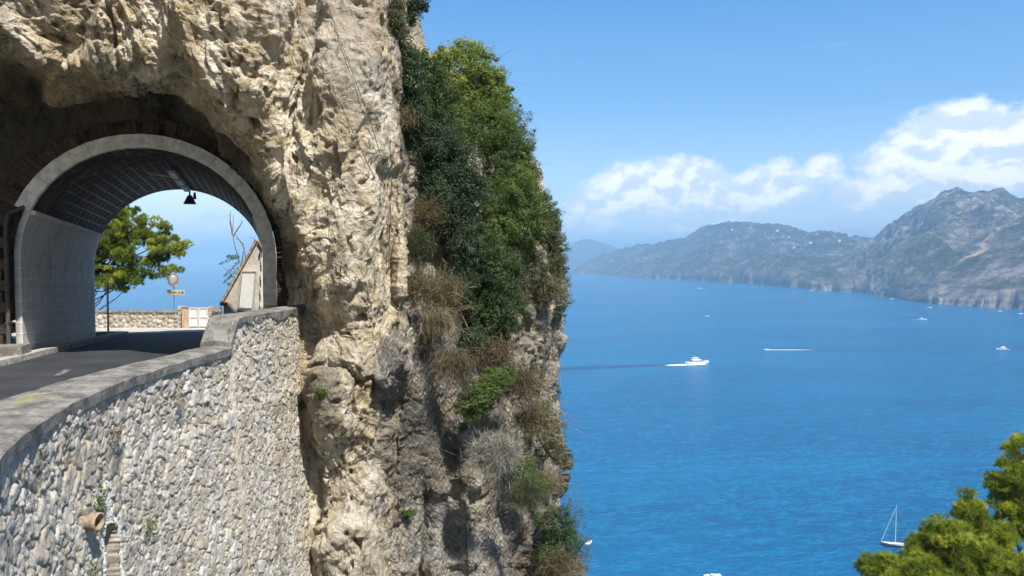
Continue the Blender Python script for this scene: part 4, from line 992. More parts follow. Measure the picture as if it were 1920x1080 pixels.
def limbs(root, C, r, mat, parent, r0=.04, nmax=40, name='branches', sag=.1, tw=0.0):
    b = MB()
    if tw:
        ctr = C.mean(0)
        for c in C[r.choice(len(C), max(3, len(C) // 5), replace=False)]:
            for _ in range(3):
                d_ = (c - ctr) / (np.linalg.norm(c - ctr) + 1e-6) + r.normal(size=3) * .7 + np.array([0, 0, .2]); b.tube([c, c + d_ * tw * r.uniform(.7, 1.8)], [.005, .002], 3)
    sel = C[r.choice(len(C), min(nmax, len(C)), replace=False)]
    for c in sel:
        mid_ = root * .5 + c * .5 + r.normal(size=3) * np.linalg.norm(c - root) * .09 + np.array([0, 0, -sag * np.linalg.norm(c - root) * .4])
        b.tube([root, root * .72 + mid_ * .28 + r.normal(size=3) * .02, mid_, mid_ * .4 + c * .6 + r.normal(size=3) * .02, c], [r0, r0 * .8, r0 * .5, r0 * .3, r0 * .12], 5)
    o = b.build(name, mat); return under(o, parent)
def bush(name, label, cat, lobes, mat, nclump, nleaf, csize, leaf, root=None, group=None, seed=1, aspect=.55, r0=.03, nb=26, bmat=None):
    r = np.random.default_rng(seed); lb = lobes_px(lobes)
    root = P(*root) if root is not None else lb[0][0] + np.array([0, .5, -lb[0][1][2] * .9])
    e = empty(name, label, cat, root, group)
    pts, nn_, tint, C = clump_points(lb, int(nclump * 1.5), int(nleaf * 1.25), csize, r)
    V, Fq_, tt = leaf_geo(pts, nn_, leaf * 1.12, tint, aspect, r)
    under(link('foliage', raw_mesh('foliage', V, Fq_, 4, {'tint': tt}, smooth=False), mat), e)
    limbs(np.array(root), C, r, bmat or M_twig, e, r0, nb, tw=csize)
    return e
def tuft(name, label, cat, px, py_, d, rad, n, length, mat, seed=1, up=(0, -.45, .75), spread=.9, w=.008, group=None, width_px=None):
    r = np.random.default_rng(seed); c = P(px, py_, d); e = empty(name, label, cat, c, group)
    n = int(n * 1.1); length = length * .7; base = c + r.normal(size=(n, 3)) * rad * np.array([1, .4, .8]) * .5
    u_ = np.array(up) + r.normal(size=(n, 3)) * spread * .5; u_ /= np.linalg.norm(u_, axis=1, keepdims=True)
    L = length * r.uniform(.4, 1.15, n)[:, None]; m1 = base + u_ * L * .5 + r.normal(size=(n, 3)) * .045; tip = base + u_ * L + np.array([0, -.05, -.22]) * L * r.uniform(.2, 1.6, (n, 1)) + r.normal(size=(n, 3)) * .03
    side = np.cross(u_, r.normal(size=(n, 3))); side /= np.linalg.norm(side, axis=1, keepdims=True); side *= w
    V = np.stack([base - side, base + side, m1 + side * .8, m1 - side * .8, m1 - side * .8, m1 + side * .8, tip + side * .15, tip - side * .15], 1).reshape(-1, 3)
    under(link('blades', raw_mesh('blades', V, np.arange(8 * n), 4, {'tint': np.repeat(np.clip(r.random(n) * .8 + .2 * r.random(), 0, 1), 8)}, smooth=False), mat), e)
    b = MB(); b.frustum((c[0], c[1] + .08, c[2] - .12), rad * .9, rad * .7, .16, .6, bevel=rad * .2); under(b.build('root_crown', M_bark), e)
    return e
GB = 'shrubs growing on the headland cliff'; GG = 'dry grass tufts on the headland cliff'
bush('cliff_shrub', 'large bright green shrub at the very top of the headland against the sky', 'shrub', [(872, 130, 24.6, 62, 42), (905, 165, 25, 50, 48), (850, 185, 24.2, 45, 45), (935, 205, 25.5, 34, 45), (880, 95, 25, 30, 22)], L_light, 330, 62, .20, .062, (880, 260, 25.5), GB, 1)
bush('cliff_shrub', 'yellow green leafy sprout left of the topmost shrub, below the sky', 'shrub', [(830, 108, 23.2, 16, 26), (822, 140, 23.2, 12, 24)], L_light, 34, 26, .12, .11, (832, 190, 23.6), GB, 2, .4, .012, 12)
bush('cliff_shrub', 'olive green shrub below the bright topmost shrub', 'shrub', [(900, 240, 24.3, 62, 55), (850, 250, 23.6, 40, 50), (945, 270, 25, 42, 50)], L_mid, 300, 60, .20, .055, (890, 340, 25), GB, 3)
bush('ivy_clump', 'dark ivy hanging down the right edge of the pale buttress', 'ivy', [(772, 150, 19.6, 26, 50), (782, 210, 19.8, 24, 42), (768, 250, 20.0, 20, 36), (765, 110, 19.7, 18, 26)], L_deep, 190, 52, .15, .05, (762, 180, 20.6), None, 4)
bush('cliff_shrub', 'big dark blue green shrub in the middle of the headland gully', 'shrub', [(840, 320, 22.0, 55, 60), (815, 270, 21.6, 40, 40), (870, 360, 22.2, 52, 50), (850, 420, 22.0, 42, 42), (825, 370, 21.6, 42, 60)], L_deep, 560, 62, .19, .052, (850, 420, 23.6), GB, 5)
bush('cliff_shrub', 'fresh green rounded shrub on the sunny right side of the gully', 'shrub', [(955, 375, 23.4, 50, 55), (985, 420, 23.9, 40, 60), (930, 430, 23.0, 42, 48), (975, 340, 24, 28, 28)], L_mid, 380, 62, .17, .05, (950, 480, 24.4), GB, 6)
bush('cliff_shrub', 'dense deep green shrub at the foot of the gully above bare rock', 'shrub', [(925, 510, 22.3, 55, 55), (940, 580, 22.2, 48, 52), (905, 600, 21.9, 38, 40), (900, 460, 22.1, 40, 36), (935, 635, 22.2, 30, 26)], L_dark, 520, 62, .17, .05, (930, 560, 23.8), GB, 7)
bush('cliff_shrub', 'brown grey scrub along the right skyline of the headland', 'shrub', [(1030, 440, 25.6, 22, 40), (1045, 500, 25.8, 18, 36), (1008, 385, 25.4, 20, 30), (1038, 400, 25.8, 12, 22)], L_olive, 210, 46, .13, .045, (1020, 480, 26), GB, 8)
bush('cliff_shrub', 'bare purple tinged scrub beside the bright top shrub on the skyline', 'shrub', [(968, 225, 26, 24, 30), (985, 270, 26, 22, 36), (975, 310, 26, 22, 26)], L_olive, 110, 34, .13, .04, (955, 300, 26.4), GB, 9)
bush('cliff_shrub', 'small yellow tipped sprig above the fresh green shrub', 'shrub', [(978, 305, 24.2, 10, 20), (990, 325, 24.3, 9, 12)], L_light, 18, 24, .09, .06, (975, 345, 24.6), GB, 10, .4, .01, 8)
bush('cliff_shrub', 'light green soft shrub low on the headland above the silver brush', 'shrub', [(900, 740, 20.2, 34, 32), (925, 710, 20.5, 34, 22), (880, 765, 20.1, 26, 24), (945, 700, 20.9, 22, 20)], L_mid, 200, 54, .12, .042, (905, 780, 21.2), GB, 11)
bush('cliff_shrub', 'dark green leafy shrub at the lower right corner of the headland', 'shrub', [(1040, 985, 23.6, 34, 40), (1062, 1020, 23.8, 26, 34), (1030, 1050, 23.2, 34, 34)], L_dark, 170, 48, .15, .05, (1035, 1040, 24.2), GB, 12)
bush('cliff_shrub', 'thin reddish twiggy shrub sticking out over the sea at lower right', 'shrub', [(1078, 960, 24.4, 20, 36), (1088, 1030, 24.2, 26, 42), (1072, 1065, 24.2, 30, 22)], L_olive, 90, 22, .13, .038, (1050, 1060, 24.6), GB, 13, .45, .012, 40)
bush('cliff_shrub', 'small leafy twigs leaning from the rock edge above the passing ferry', 'shrub', [(1050, 590, 26, 14, 26), (1040, 735, 25.2, 12, 22), (1060, 565, 26, 12, 14)], L_deep, 40, 22, .10, .045, (1036, 650, 26), GB, 14, .5, .01, 20)
bush('cliff_shrub', 'brown green scrub on the right rock edge level with the silver brush', 'shrub', [(1040, 820, 24.8, 20, 44), (1052, 860, 25, 14, 26), (1020, 780, 24.4, 24, 30)], L_olive, 140, 40, .12, .042, (1020, 840, 25.4), GB, 15)
bush('cliff_shrub', 'olive scrub hanging at the top edge of the picture beside the buttress', 'shrub', [(742, 40, 19.3, 26, 44), (752, 100, 19.5, 20, 26), (728, 8, 19.2, 26, 26)], L_olive, 130, 52, .14, .042, (738, 60, 20), GB, 16)
bush('cliff_shrub', 'dark green leaves poking into the sky at the top of the buttress', 'shrub', [(782, 8, 20.4, 24, 14), (770, 30, 20.4, 14, 16)], L_deep, 40, 34, .12, .05, (757, 12, 20.6), GB, 17)
bush('cliff_shrub', 'spray of long green leaves beside the dark ivy', 'shrub', [(796, 110, 21.0, 12, 20)], L_mid, 20, 16, .13, .12, (782, 130, 21.3), GB, 18, .35, .01, 8)
bush('cliff_shrub', 'muted green scrub between the fresh shrub and the right skyline', 'shrub', [(1005, 500, 24.6, 30, 40), (1015, 545, 24.8, 22, 24), (985, 520, 24.2, 24, 30)], L_olive, 190, 46, .13, .042, (1000, 560, 25.4), GB, 19)
bush('cliff_shrub', 'low green shrub under the silver brush', 'shrub', [(985, 880, 21.6, 26, 24), (1005, 905, 22, 26, 24)], L_mid, 70, 40, .11, .04, (990, 915, 22.4), GB, 20)
tuft('dry_grass', 'tall straw coloured grass tuft left of the deep green shrub', 'grass tuft', 825, 555, 20.2, .62, 1500, .72, L_dry, 21, (.15, -.3, .8), .7, .007, GG)
tuft('dry_grass', 'greenish dry grass just right of the buttress, over the straw tuft', 'grass tuft', 775, 465, 20.4, .5, 1000, .6, L_olive, 22, (.1, -.35, .7), .8, .007, GG)
tuft('dry_grass', 'brown matted grass at the foot of the buttress edge', 'grass tuft', 770, 540, 19.8, .6, 1000, .5, L_rust, 23, (.3, -.4, .4), .9, .007, GG)
tuft('dry_grass', 'rusty trailing grass left of the low soft green shrub', 'grass tuft', 850, 680, 19.9, .5, 1100, .6, L_rust, 24, (.1, -.5, -.1), 1.0, .006, GG)
tuft('dry_grass', 'pale trailing grass running down below the straw tuft', 'grass tuft', 820, 600, 19.9, .42, 900, .62, L_dry, 25, (.35, -.4, -.35), .8, .006, GG)
tuft('dry_grass', 'rusty brown grass right of the low soft green shrub', 'grass tuft', 975, 720, 21.2, .7, 1500, .6, L_rust, 26, (.1, -.45, .35), 1.0, .007, GG)
tuft('dry_grass', 'tawny grass patch above the silver brush, near the skyline', 'grass tuft', 1000, 790, 21.8, .7, 1500, .62, L_dry, 27, (.1, -.4, .35), 1.0, .007, GG)
tuft('dry_grass', 'brown grass below the deep green shrub', 'grass tuft', 930, 665, 21.0, .6, 1100, .5, L_rust, 28, (0, -.5, .2), 1.0, .007, GG)
tuft('silver_brush', 'large silvery twiggy bush in front of the lower headland rock', 'bush', 925, 855, 19.6, .5, 6500, .62, L_silver, 29, (0.05, -.35, .65), 1.3, .0042)
tuft('silver_brush', 'silvery grey bush right of the large silver one', 'bush', 985, 930, 20.6, .5, 1400, .55, L_olive, 30, (.25, -.45, .5), 1.0, .006)
tuft('dry_grass', 'brown grass hanging at the bottom right edge of the headland', 'grass tuft', 1045, 1062, 22.8, .6, 1100, .55, L_rust, 31, (.25, -.4, .3), 1.0, .007, GG)
tuft('dry_grass', 'straw grass strip on the right rock edge above the red twigs', 'grass tuft', 1028, 905, 23.8, .55, 800, .5, L_dry, 32, (.2, -.4, .3), 1.0, .007, GG)
tuft('dry_grass', 'pinkish dry grass hanging beside the ivy on the buttress edge', 'grass tuft', 755, 215, 19.5, .35, 600, .45, L_dry, 33, (.1, -.5, -.2), .9, .006, GG)
bush('cliff_shrub', 'dark shrub filling the upper gully behind the ivy', 'shrub', [(815, 200, 22.2, 40, 46), (810, 150, 22.2, 26, 34), (830, 250, 22.4, 40, 36)], L_dark, 260, 52, .17, .05, (815, 250, 23.6), GB, 91)
bush('cliff_shrub', 'dark green shrub on the skyline between the bright top shrub and the fresh green one', 'shrub', [(960, 290, 24.8, 34, 34), (985, 330, 25, 26, 34), (930, 310, 24.2, 36, 30)], L_dark, 220, 50, .16, .05, (955, 330, 25.6), GB, 92)
bush('cliff_shrub', 'dull green scrub at the skyline level with the far hill tops', 'shrub', [(1035, 420, 25.6, 20, 34), (1048, 470, 25.8, 18, 34), (1020, 380, 25.4, 16, 24), (1052, 530, 26, 15, 30)], L_mid, 120, 40, .12, .045, (1025, 470, 26.2), GB, 93)
bush('cliff_shrub', 'dark shrub under the big blue green one beside the straw tuft', 'shrub', [(870, 470, 21.6, 30, 42), (865, 530, 21.6, 26, 34), (885, 640, 21.4, 26, 26)], L_deep, 170, 48, .16, .05, (870, 520, 22.8), GB, 94)
tuft('dry_grass', 'brown scrub mat high on the gully wall right of the ivy', 'grass tuft', 800, 400, 20.9, .5, 900, .5, L_rust, 95, (.1, -.4, .3), 1.0, .007, GG)
tuft('dry_grass', 'straw scrub on the skyline just above the bare rock edge', 'grass tuft', 1030, 545, 24.6, .55, 900, .5, L_dry, 96, (.3, -.4, .3), 1.0, .007, GG)
# where the rock surface really lies along a direction from the viewpoint, so that things can be fixed to it
ROCK = np.concatenate([Xd.reshape(-1, 3), Xbd.reshape(-1, 3)])
_cz = ROCK[:, 1] * math.cos(PITCH) - (ROCK[:, 2] - E) * math.sin(PITCH); _cu = ROCK[:, 1] * math.sin(PITCH) + (ROCK[:, 2] - E) * math.cos(PITCH)
ROCKX = 960 + F * ROCK[:, 0] / _cz; ROCKY = 540 - F * _cu / _cz
def on_rock(px_, py_, lift=.05):
    m_ = (np.abs(ROCKX - px_) < 4) & (np.abs(ROCKY - py_) < 4) & (ROCK[:, 1] > 5)
    return float(ROCK[m_, 1].min()) - lift if m_.any() else 18.0
# small rock plants
for i, (px, py_, d, lab) in enumerate([(600, 735, 17.3, 'tiny green rock plant on the cream face right of the stone wall'), (563, 760, 17.9, 'tiny leafy sprig in the corner between stone wall and rock'), (805, 628, 19.4, 'small green tussock on the netted grey rock'),
        (768, 962, 18.7, 'small dark cushion plant low on the netted rock'), (868, 800, 19.6, 'small bright sprig at the left of the silver bush')]):
    d = on_rock(px, py_)
    bush('rock_plant', lab, 'plant', [(px, py_, d, 9, 8)], L_mid, 16, 20, .07, .04, (px, py_ + 6, d + .3), 'small plants rooted in the rock face', 40 + i, .5, .006, 5)
def on_wall(py_px, zdrop):
    k = int(np.searchsorted(OC[:, 1], py_px)); o_ = .055 * max(0, zdrop - 2.3) + .05
    return np.array([OC[k, 0] + OUTN[k, 0] * o_, OC[k, 1] + OUTN[k, 1] * o_, E - zdrop])
def wall_plant(yy, zd, n, ln, lab, seed, mat=L_mid):
    r = np.random.default_rng(seed); p = on_wall(yy, zd); e = empty('wall_plant', lab, 'plant', p, 'weeds growing from the retaining wall')
    pts = p + np.array([.06, 0, 0]) + r.normal(size=(n, 3)) * np.array([.04, .06, ln * .4]) + np.array([0, 0, -ln * .4])
    V, Fq_, tt = leaf_geo(pts, np.tile([[.8, -.5, .3]], (n, 1)), .04, r.random(n), .55, r)
    under(link('foliage', raw_mesh('foliage', V, Fq_, 4, {'tint': tt}, smooth=False), mat), e)
    b = MB()
    for k in range(5): b.tube([p, p + np.array([.07, r.normal() * .05, -ln * .4]), p + np.array([.08, r.normal() * .08, -ln * r.uniform(.6, 1.0)])], .004, 4)
    under(b.build('stem', M_twig), e)
wall_plant(9.35, 2.98, 170, .5, 'green weed trailing beside the clay drain pipe', 71)
wall_plant(8.9, 3.75, 60, .2, 'small weed below the clay drain pipe', 72)
wall_plant(10.9, 3.85, 60, .2, 'small weed right of the arched drain opening', 73)
wall_plant(10.0, 2.3, 60, .16, 'little reddish weed in the seam of the stone wall', 74, L_rust)
wall_plant(12.2, 2.25, 70, .2, 'dry brown weed high in the stone wall', 75, L_rust)

# ------------------------------------------------------------------ pines
def pine(name, label, lobes, root, top, ntuft, needle, seed, trunk_r=.12, csz=.22, group=None, density=19, w=.0075):
    r = np.random.default_rng(seed); lb = lobes_px(lobes); root = np.array(root, float); e = empty(name, label, 'tree', root, group)
    C0 = []; vol = np.array([np.prod(l[1]) ** .667 for l in lb]); pr = vol / vol.sum()
    nc = ntuft // 26
    for i in r.choice(len(lb), nc, p=pr):
        c, rad = lb[i]; d = r.normal(size=3); d /= np.linalg.norm(d); C0.append(c + d * rad * r.uniform(.3, 1.0) ** .6)
    C0 = np.array(C0); which = np.repeat(np.arange(nc), 26); n = len(which)
    d = r.normal(size=(n, 3)); d[:, 2] = np.abs(d[:, 2]) * 1.1 - .35; d /= np.linalg.norm(d, axis=1, keepdims=True)
    cs = csz * r.uniform(.6, 1.4, nc)[which]; tc = C0[which] + d * (cs * r.uniform(.5, 1, n))[:, None]
    up = d * .8 + np.array([0, 0, .55]); m_ = density
    dirs = up[:, None, :] + r.normal(size=(n, m_, 3)) * .55; dirs /= np.linalg.norm(dirs, axis=2, keepdims=True)
    A = np.repeat(tc[:, None, :], m_, 1); Bt = A + dirs * (needle * r.uniform(.6, 1.2, (n, m_, 1))); sd2 = np.cross(dirs, r.normal(size=(n, m_, 3))); sd2 /= np.linalg.norm(sd2, axis=2, keepdims=True) + 1e-9; sd2 *= w
    V = np.stack([A - sd2, A + sd2, Bt], 2).reshape(-1, 3)
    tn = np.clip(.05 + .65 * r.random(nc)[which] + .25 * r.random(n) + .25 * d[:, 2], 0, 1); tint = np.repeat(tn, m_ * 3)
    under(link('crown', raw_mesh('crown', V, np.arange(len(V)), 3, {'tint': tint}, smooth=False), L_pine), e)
    b = MB(); top = np.array(top, float); bend = root * .5 + top * .5 + r.normal(size=3) * .15
    b.tube([root, root * .75 + bend * .25, bend, bend * .4 + top * .6, top], [trunk_r, trunk_r * .85, trunk_r * .7, trunk_r * .5, trunk_r * .25], 9); under(b.build('trunk', M_bark, smooth=True), e)
    b = MB(); sel = C0[r.choice(nc, min(nc, 90), replace=False)]
    for c in sel:
        f_ = r.uniform(.35, .95); s0 = (root * (1 - f_) + top * f_) if r.random() < .5 else bend * (1 - f_ * .9) + top * f_ * .9
        mm = s0 * .5 + c * .5 + np.array([0, 0, -.06 * np.linalg.norm(c - s0)]); b.tube([s0, mm, c], [.035, .022, .008], 5)
    under(b.build('branches', M_bark), e); return e
pine('pine_tree', 'sunlit yellow green pine spreading along the bottom right corner above the yacht', [(1662, 1070, 22, 48, 28), (1728, 1040, 22, 26, 30), (1720, 1085, 21.5, 60, 40), (1775, 1010, 22, 42, 36), (1820, 1050, 21.5, 55, 46), (1815, 955, 22.6, 26, 30), (1832, 985, 22.6, 22, 26), (1870, 1075, 21.5, 50, 40), (1870, 1015, 22.3, 30, 30), (1790, 1120, 21, 90, 40), (1930, 1100, 21.5, 50, 60)],
     P(1870, 1500, 23.5), P(1830, 990, 22.6), 17000, .17, 81, .14, .19, 'pines on the slope at the lower right')
pine('pine_tree', 'taller darker pine at the right edge, behind the sunlit one', [(1905, 900, 25, 45, 42), (1925, 850, 25.4, 40, 35), (1885, 945, 24.8, 34, 26), (1872, 910, 25, 22, 22), (1930, 960, 25, 45, 50), (1900, 995, 24.8, 38, 24), (1990, 880, 26, 60, 70), (1985, 1000, 25.5, 50, 70)],
     P(1960, 1500, 26.5), P(1925, 830, 25.4), 10000, .17, 82, .16, .19, 'pines on the slope at the lower right')
pine('pine_tree', 'sunny pine leaning over the low wall beyond the tunnel', [(235, 430, 38.6, 55, 34), (265, 470, 38.2, 60, 34), (215, 500, 38.4, 55, 42), (320, 465, 38.2, 34, 24), (290, 435, 38.6, 40, 18), (170, 440, 38.8, 60, 60), (240, 400, 38.8, 24, 14), (212, 535, 38.2, 34, 18), (250, 520, 38.2, 40, 16), (200, 440, 38.4, 40, 44), (305, 512, 38, 34, 9), (338, 508, 38, 16, 7), (130, 500, 39, 50, 60), (285, 420, 38.6, 10, 22)],
     (bx(120, 39.5), 39.5, zb - 3), P(190, 440, 38.8), 12000, .17, 83, .15, .22, None, 22, .012)
# dead branch and fern-leaved plant over the gable
r = np.random.default_rng(5)
dr = P(462, 560, 34.6); e = empty('roof_plant', 'bare branches with a few fern like green leaves behind the gable', 'plant', dr)
b = MB()
for pts in ([(462, 575), (452, 500), (440, 460), (430, 400)], [(452, 500), (458, 465), (444, 442), (436, 440), (438, 400)], [(458, 520), (462, 490), (455, 455), (437, 443)], [(437, 443), (452, 420), (455, 412)], [(436, 440), (431, 415), (433, 394)], [(470, 470), (478, 448), (466, 444)], [(462, 560), (440, 520), (418, 500)], [(462, 565), (440, 540), (420, 525)]):
    b.tube([P(x, y, 34.5) for x, y in pts], [.034] + [.022] * (len(pts) - 2) + [.008], 5)
under(b.build('branches', M_twig), e)
pts = []; nn_ = []
for (ax0, ay0, bx0, by0) in ((452, 478, 412, 493), (450, 490, 420, 515), (452, 500, 418, 528), (455, 512, 428, 532), (450, 484, 425, 478), (470, 470, 482, 455), (466, 480, 476, 462)):
    for f_ in np.linspace(.1, 1, 26):
        for sg in (-1, 1):
            pts.append(P(ax0 + (bx0 - ax0) * f_ + r.normal() * .6, ay0 + (by0 - ay0) * f_ + sg * 4 * (1 - f_ * .5) * r.uniform(.2, 1) + f_ * f_ * 3, 34.4 + r.normal() * .05)); nn_.append((.3, -.6, .6))
V, Fq_, tt = leaf_geo(np.array(pts), np.array(nn_), .13, r.random(len(pts)), .32, r)
under(link('foliage', raw_mesh('foliage', V, Fq_, 4, {'tint': tt}, smooth=False), L_mid), e)

# ------------------------------------------------------------------ rockfall net and cables
def on_b(px_, py_, off=.10):
    i = int(np.argmin(abs(py[:, 0] - py_))); j = int(np.argmin(abs(px[i] - px_))); return Xbd[i, j] + Nb[i, j] * off
def net(nm, lab, i0, i1, j0, j1, si, sj, X, N, off, rad):
    ii = np.arange(i0, i1, si); jj = np.arange(j0, j1, sj); Q = X[np.ix_(ii, jj)]; W = Q.copy()
    for _ in range(2): W[1:-1, 1:-1] = (W[1:-1, 1:-1] * 2 + W[:-2, 1:-1] + W[2:, 1:-1] + W[1:-1, :-2] + W[1:-1, 2:]) / 6
    Q = W + N[np.ix_(ii, jj)] * off; A = []; B_ = []
    n_, m_ = Q.shape[:2]
    for a_ in range(n_ - 1):
        for c_ in range(m_ - 1):
            if (a_ + c_) % 2 == 0: A.append(Q[a_, c_]); B_.append(Q[a_ + 1, c_ + 1])
            else: A.append(Q[a_, c_ + 1]); B_.append(Q[a_ + 1, c_])
    V, Fq_ = sticks(A, B_, rad, rad); e = empty(nm, lab, 'rockfall net', Q[n_ // 2, m_ // 2])
    under(link('wire_mesh', raw_mesh('wire_mesh', V, Fq_, 4, smooth=False), M_net), e)
    for row in (0, -1):
        b = MB(); b.tube([Q[row, k] + np.array([0, -.01, 0]) for k in range(0, m_, 3)], .012, 5); under(b.build('edge_cable', M_grey), e)
def bi(y): return int(np.argmin(abs(py[:, 0] - y)))
net('rockfall_net', 'fine wire rockfall netting draped over the grey lower rocks', bi(560), bi(1180), 40, 250, 3, 3, Xbd, Nb, .10, .0042)
ti = [int(np.argmin(abs(th - q))) for q in (38, 72)]
def cable(pts, lab, sag=.0, r=.012, fn=None):
    P3 = [np.array(p) for p in pts]; e = empty('anchor_cable', lab, 'cable', P3[0], 'steel cables anchored across the rock')
    b = MB(); path = []
    for a_, c_ in zip(P3[:-1], P3[1:]):
        for k in range(8): f_ = k / 8; path.append(a_ * (1 - f_) + c_ * f_ + np.array([0, 0, -sag * 4 * f_ * (1 - f_)]))
    path.append(P3[-1]); b.tube(path, r, 5); under(b.build('wire', M_net), e)
    for q in (P3[0], P3[-1]):
        b = MB(); b.tube([q + np.array([0, .20, 0]), q + np.array([0, -.03, 0])], .018, 6); under(b.build('anchor', M_grey), e)
def strung(p0, p1, n=7):
    a_, b_ = P(*p0, on_rock(*p0)), P(*p1, on_rock(*p1)); out_ = [a_]
    for k in range(1, n):
        q = a_ + (b_ - a_) * k / n; x_ = p0[0] + (p1[0] - p0[0]) * k / n; y_ = p0[1] + (p1[1] - p0[1]) * k / n; d_ = on_rock(x_, y_)
        out_.append(P(x_, y_, min(d_, q[1])))
    return out_ + [b_]
cable(strung((655, 690), (830, 815)), 'upper steel cable crossing the lower rocks to the netting', .0, .010)
cable(strung((650, 768), (870, 860)), 'middle steel cable crossing the lower rocks', .0, .010)
cable(strung((652, 818), (930, 980)), 'lowest steel cable crossing the lower rocks', .0, .010)
cable(strung((545, 4), (640, 200)) + strung((640, 200), (700, 330))[1:], 'dark cable running down the buttress left of its centre', .0, .008)
cable(strung((612, 4), (695, 230)) + strung((695, 230), (722, 320), 3)[1:], 'dark cable running down the buttress near its right edge', .0, .008)
cable(strung((736, 300), (728, 500)), 'slack steel cable hanging beside the straight buttress edge', .0, .010)

# ------------------------------------------------------------------ boats
def boat(name, label, px, py_, L, heading, kind='cruiser', group=None, hullmat=None):
    """heading: angle of the bow from +X, in radians"""
    p = sea_at(px, py_); e = empty(name, label, 'boat' if kind != 'sail' else 'sailboat', p, group); e.rotation_euler = (0, 0, heading)
    n = 14; B = L * (.30 if kind != 'sail' else .24) / 2; Hh = L * (.105 if kind != 'sail' else .085); rows = []
    for i in range(n):
        f_ = i / (n - 1); x = -L / 2 + L * f_; bw = B * (1 - max(0, f_ - .45) ** 2 * 3.2) * (.85 if i == 0 and kind == 'sail' else 1); bw = max(bw, .02)
        zt_ = Hh * (1 + .45 * f_ ** 2); kk_ = .72 if kind != 'sail' else .5
        rows.append([(x, -bw, zt_), (x + .02 * L * f_, -bw * .93, zt_ * .5), (x - .04 * L * f_ ** 3, -bw * kk_, -.15), (x - .04 * L * f_ ** 3, 0, -.4), (x - .04 * L * f_ ** 3, bw * kk_, -.15), (x + .02 * L * f_, bw * .93, zt_ * .5), (x, bw, zt_)])
    V = [q for rw in rows for q in rw]; Fc = []
    for i in range(n - 1):
        for k in range(6): Fc.append((i * 7 + k, i * 7 + k + 1, (i + 1) * 7 + k + 1, (i + 1) * 7 + k))
    Fc.append(tuple(range(7))); b = MB(); b.add(V, Fc); b.build('hull', hullmat or M_white, e)
    b = MB(); b.add([(r_[0][0], r_[0][1] * .98, r_[0][2] - .05) for r_ in rows] + [(r_[6][0], r_[6][1] * .98, r_[6][2] - .05) for r_ in rows], [(i, i + 1, i + 1 + n, i + n) for i in range(n - 1)]); b.build('deck', M_white, e)
    if kind == 'sail':
        b = MB(); b.frustum((L * .02, 0, Hh), L * .36, B * 1.1, L * .035, .8, bevel=.15); c = b.build('coachroof', M_white, e)
        b = MB(); b.frustum((L * .02, 0, Hh + L * .008), L * .30, B * 1.15, L * .012, 1, bevel=.1); b.build('cabin_window', M_dark, e)
        b = MB(); b.tube([(L * .07, 0, Hh), (L * .06, 0, L * 1.32)], [.14, .09], 8); mst = b.build('mast', M_white, e)
        b = MB()
        for z_, w_ in ((.55, .55), (.95, .4)): b.tube([(L * .065, -B * w_, L * z_), (L * .065, B * w_, L * z_)], .04, 5)
        b.build('spreaders', M_white, mst)
        b = MB(); b.tube([(L * .07, 0, Hh + L * .09), (-L * .36, 0, Hh + L * .075)], .16, 8); b.build('boom', M_dark, e)
        b = MB(); b.tube([(L * .49, 0, Hh * 1.4), (L * .08, 0, L * 1.22)], .10, 6); b.build('furled_jib', M_white, e)
        b = MB()
        for q in ((-L * .49, 0, Hh), (L * .05, B, Hh), (L * .05, -B, Hh)): b.tube([q, (L * .06, 0, L * 1.3)], .03, 4)
        b.build('rigging', M_grey, e)
        b = MB(); b.frustum((-L * .05, 0, -.1), L * .96, B * 1.55, .5, .98, bevel=.5); b.build('boot_stripe', M_dark, e)
        b = MB(); b.frustum((-L * .30, 0, Hh + .1), L * .2, B * 1.2, L * .05, .85, bevel=.1); b.build('cockpit_cover', simple('blue_canvas', (.06, .08, .16), .7), e)
    elif kind == 'cruiser':
        b = MB(); b.frustum((-L * .05, 0, Hh), L * .52, B * 1.5, L * .085, .86, bevel=.2, off=(-L * .02, 0)); b.build('cabin', M_white, e)
        b = MB(); b.frustum((-L * .05, 0, Hh + L * .03), L * .525, B * 1.53, L * .035, .93, bevel=.2, off=(-L * .01, 0)); b.build('window_band', M_dark, e)
        b = MB(); b.frustum((-L * .12, 0, Hh + L * .085), L * .36, B * 1.3, L * .04, .9, bevel=.2); b.build('flybridge', M_white, e)
        b = MB(); b.frustum((-L * .12, 0, Hh + L * .165), L * .26, B * 1.2, L * .015, .95, bevel=.2)
        for sx_ in (-1, 1):
            for sy_ in (-1, 1): b.tube([(-L * .12 + sx_ * L * .11, sy_ * B * .5, Hh + L * .12), (-L * .12 + sx_ * L * .11, sy_ * B * .5, Hh + L * .17)], L * .006, 5)
        b.build('hardtop', M_white, e)
        b = MB(); b.tube([(-L * .12, 0, Hh + L * .18), (-L * .16, 0, Hh + L * .30)], [L * .008, L * .004], 5); b.build('mast', M_white, e)
        b = MB()
        for sy_ in (-1, 1): b.tube([(L * .1, sy_ * B * .8, Hh * 1.3), (L * .3, sy_ * B * .62, Hh * 1.45), (L * .47, sy_ * .1, Hh * 1.75)], L * .004, 4)
        b.build('bow_rail', M_grey, e)
    else:
        b = MB(); b.frustum((0, 0, Hh * .9), L * .30, B * 1.2, L * .07, .7, bevel=.1); b.build('cabin', M_white, e)
        b = MB(); b.frustum((L * .06, 0, Hh * .9 + L * .03), L * .22, B * 1.24, L * .03, .8, bevel=.1); b.build('windscreen', M_dark, e)
        b = MB(); b.frustum((-L * .47, 0, Hh * .3), L * .07, B * .5, L * .09, .7, bevel=.05); b.build('outboard', M_dark, e)
    return e
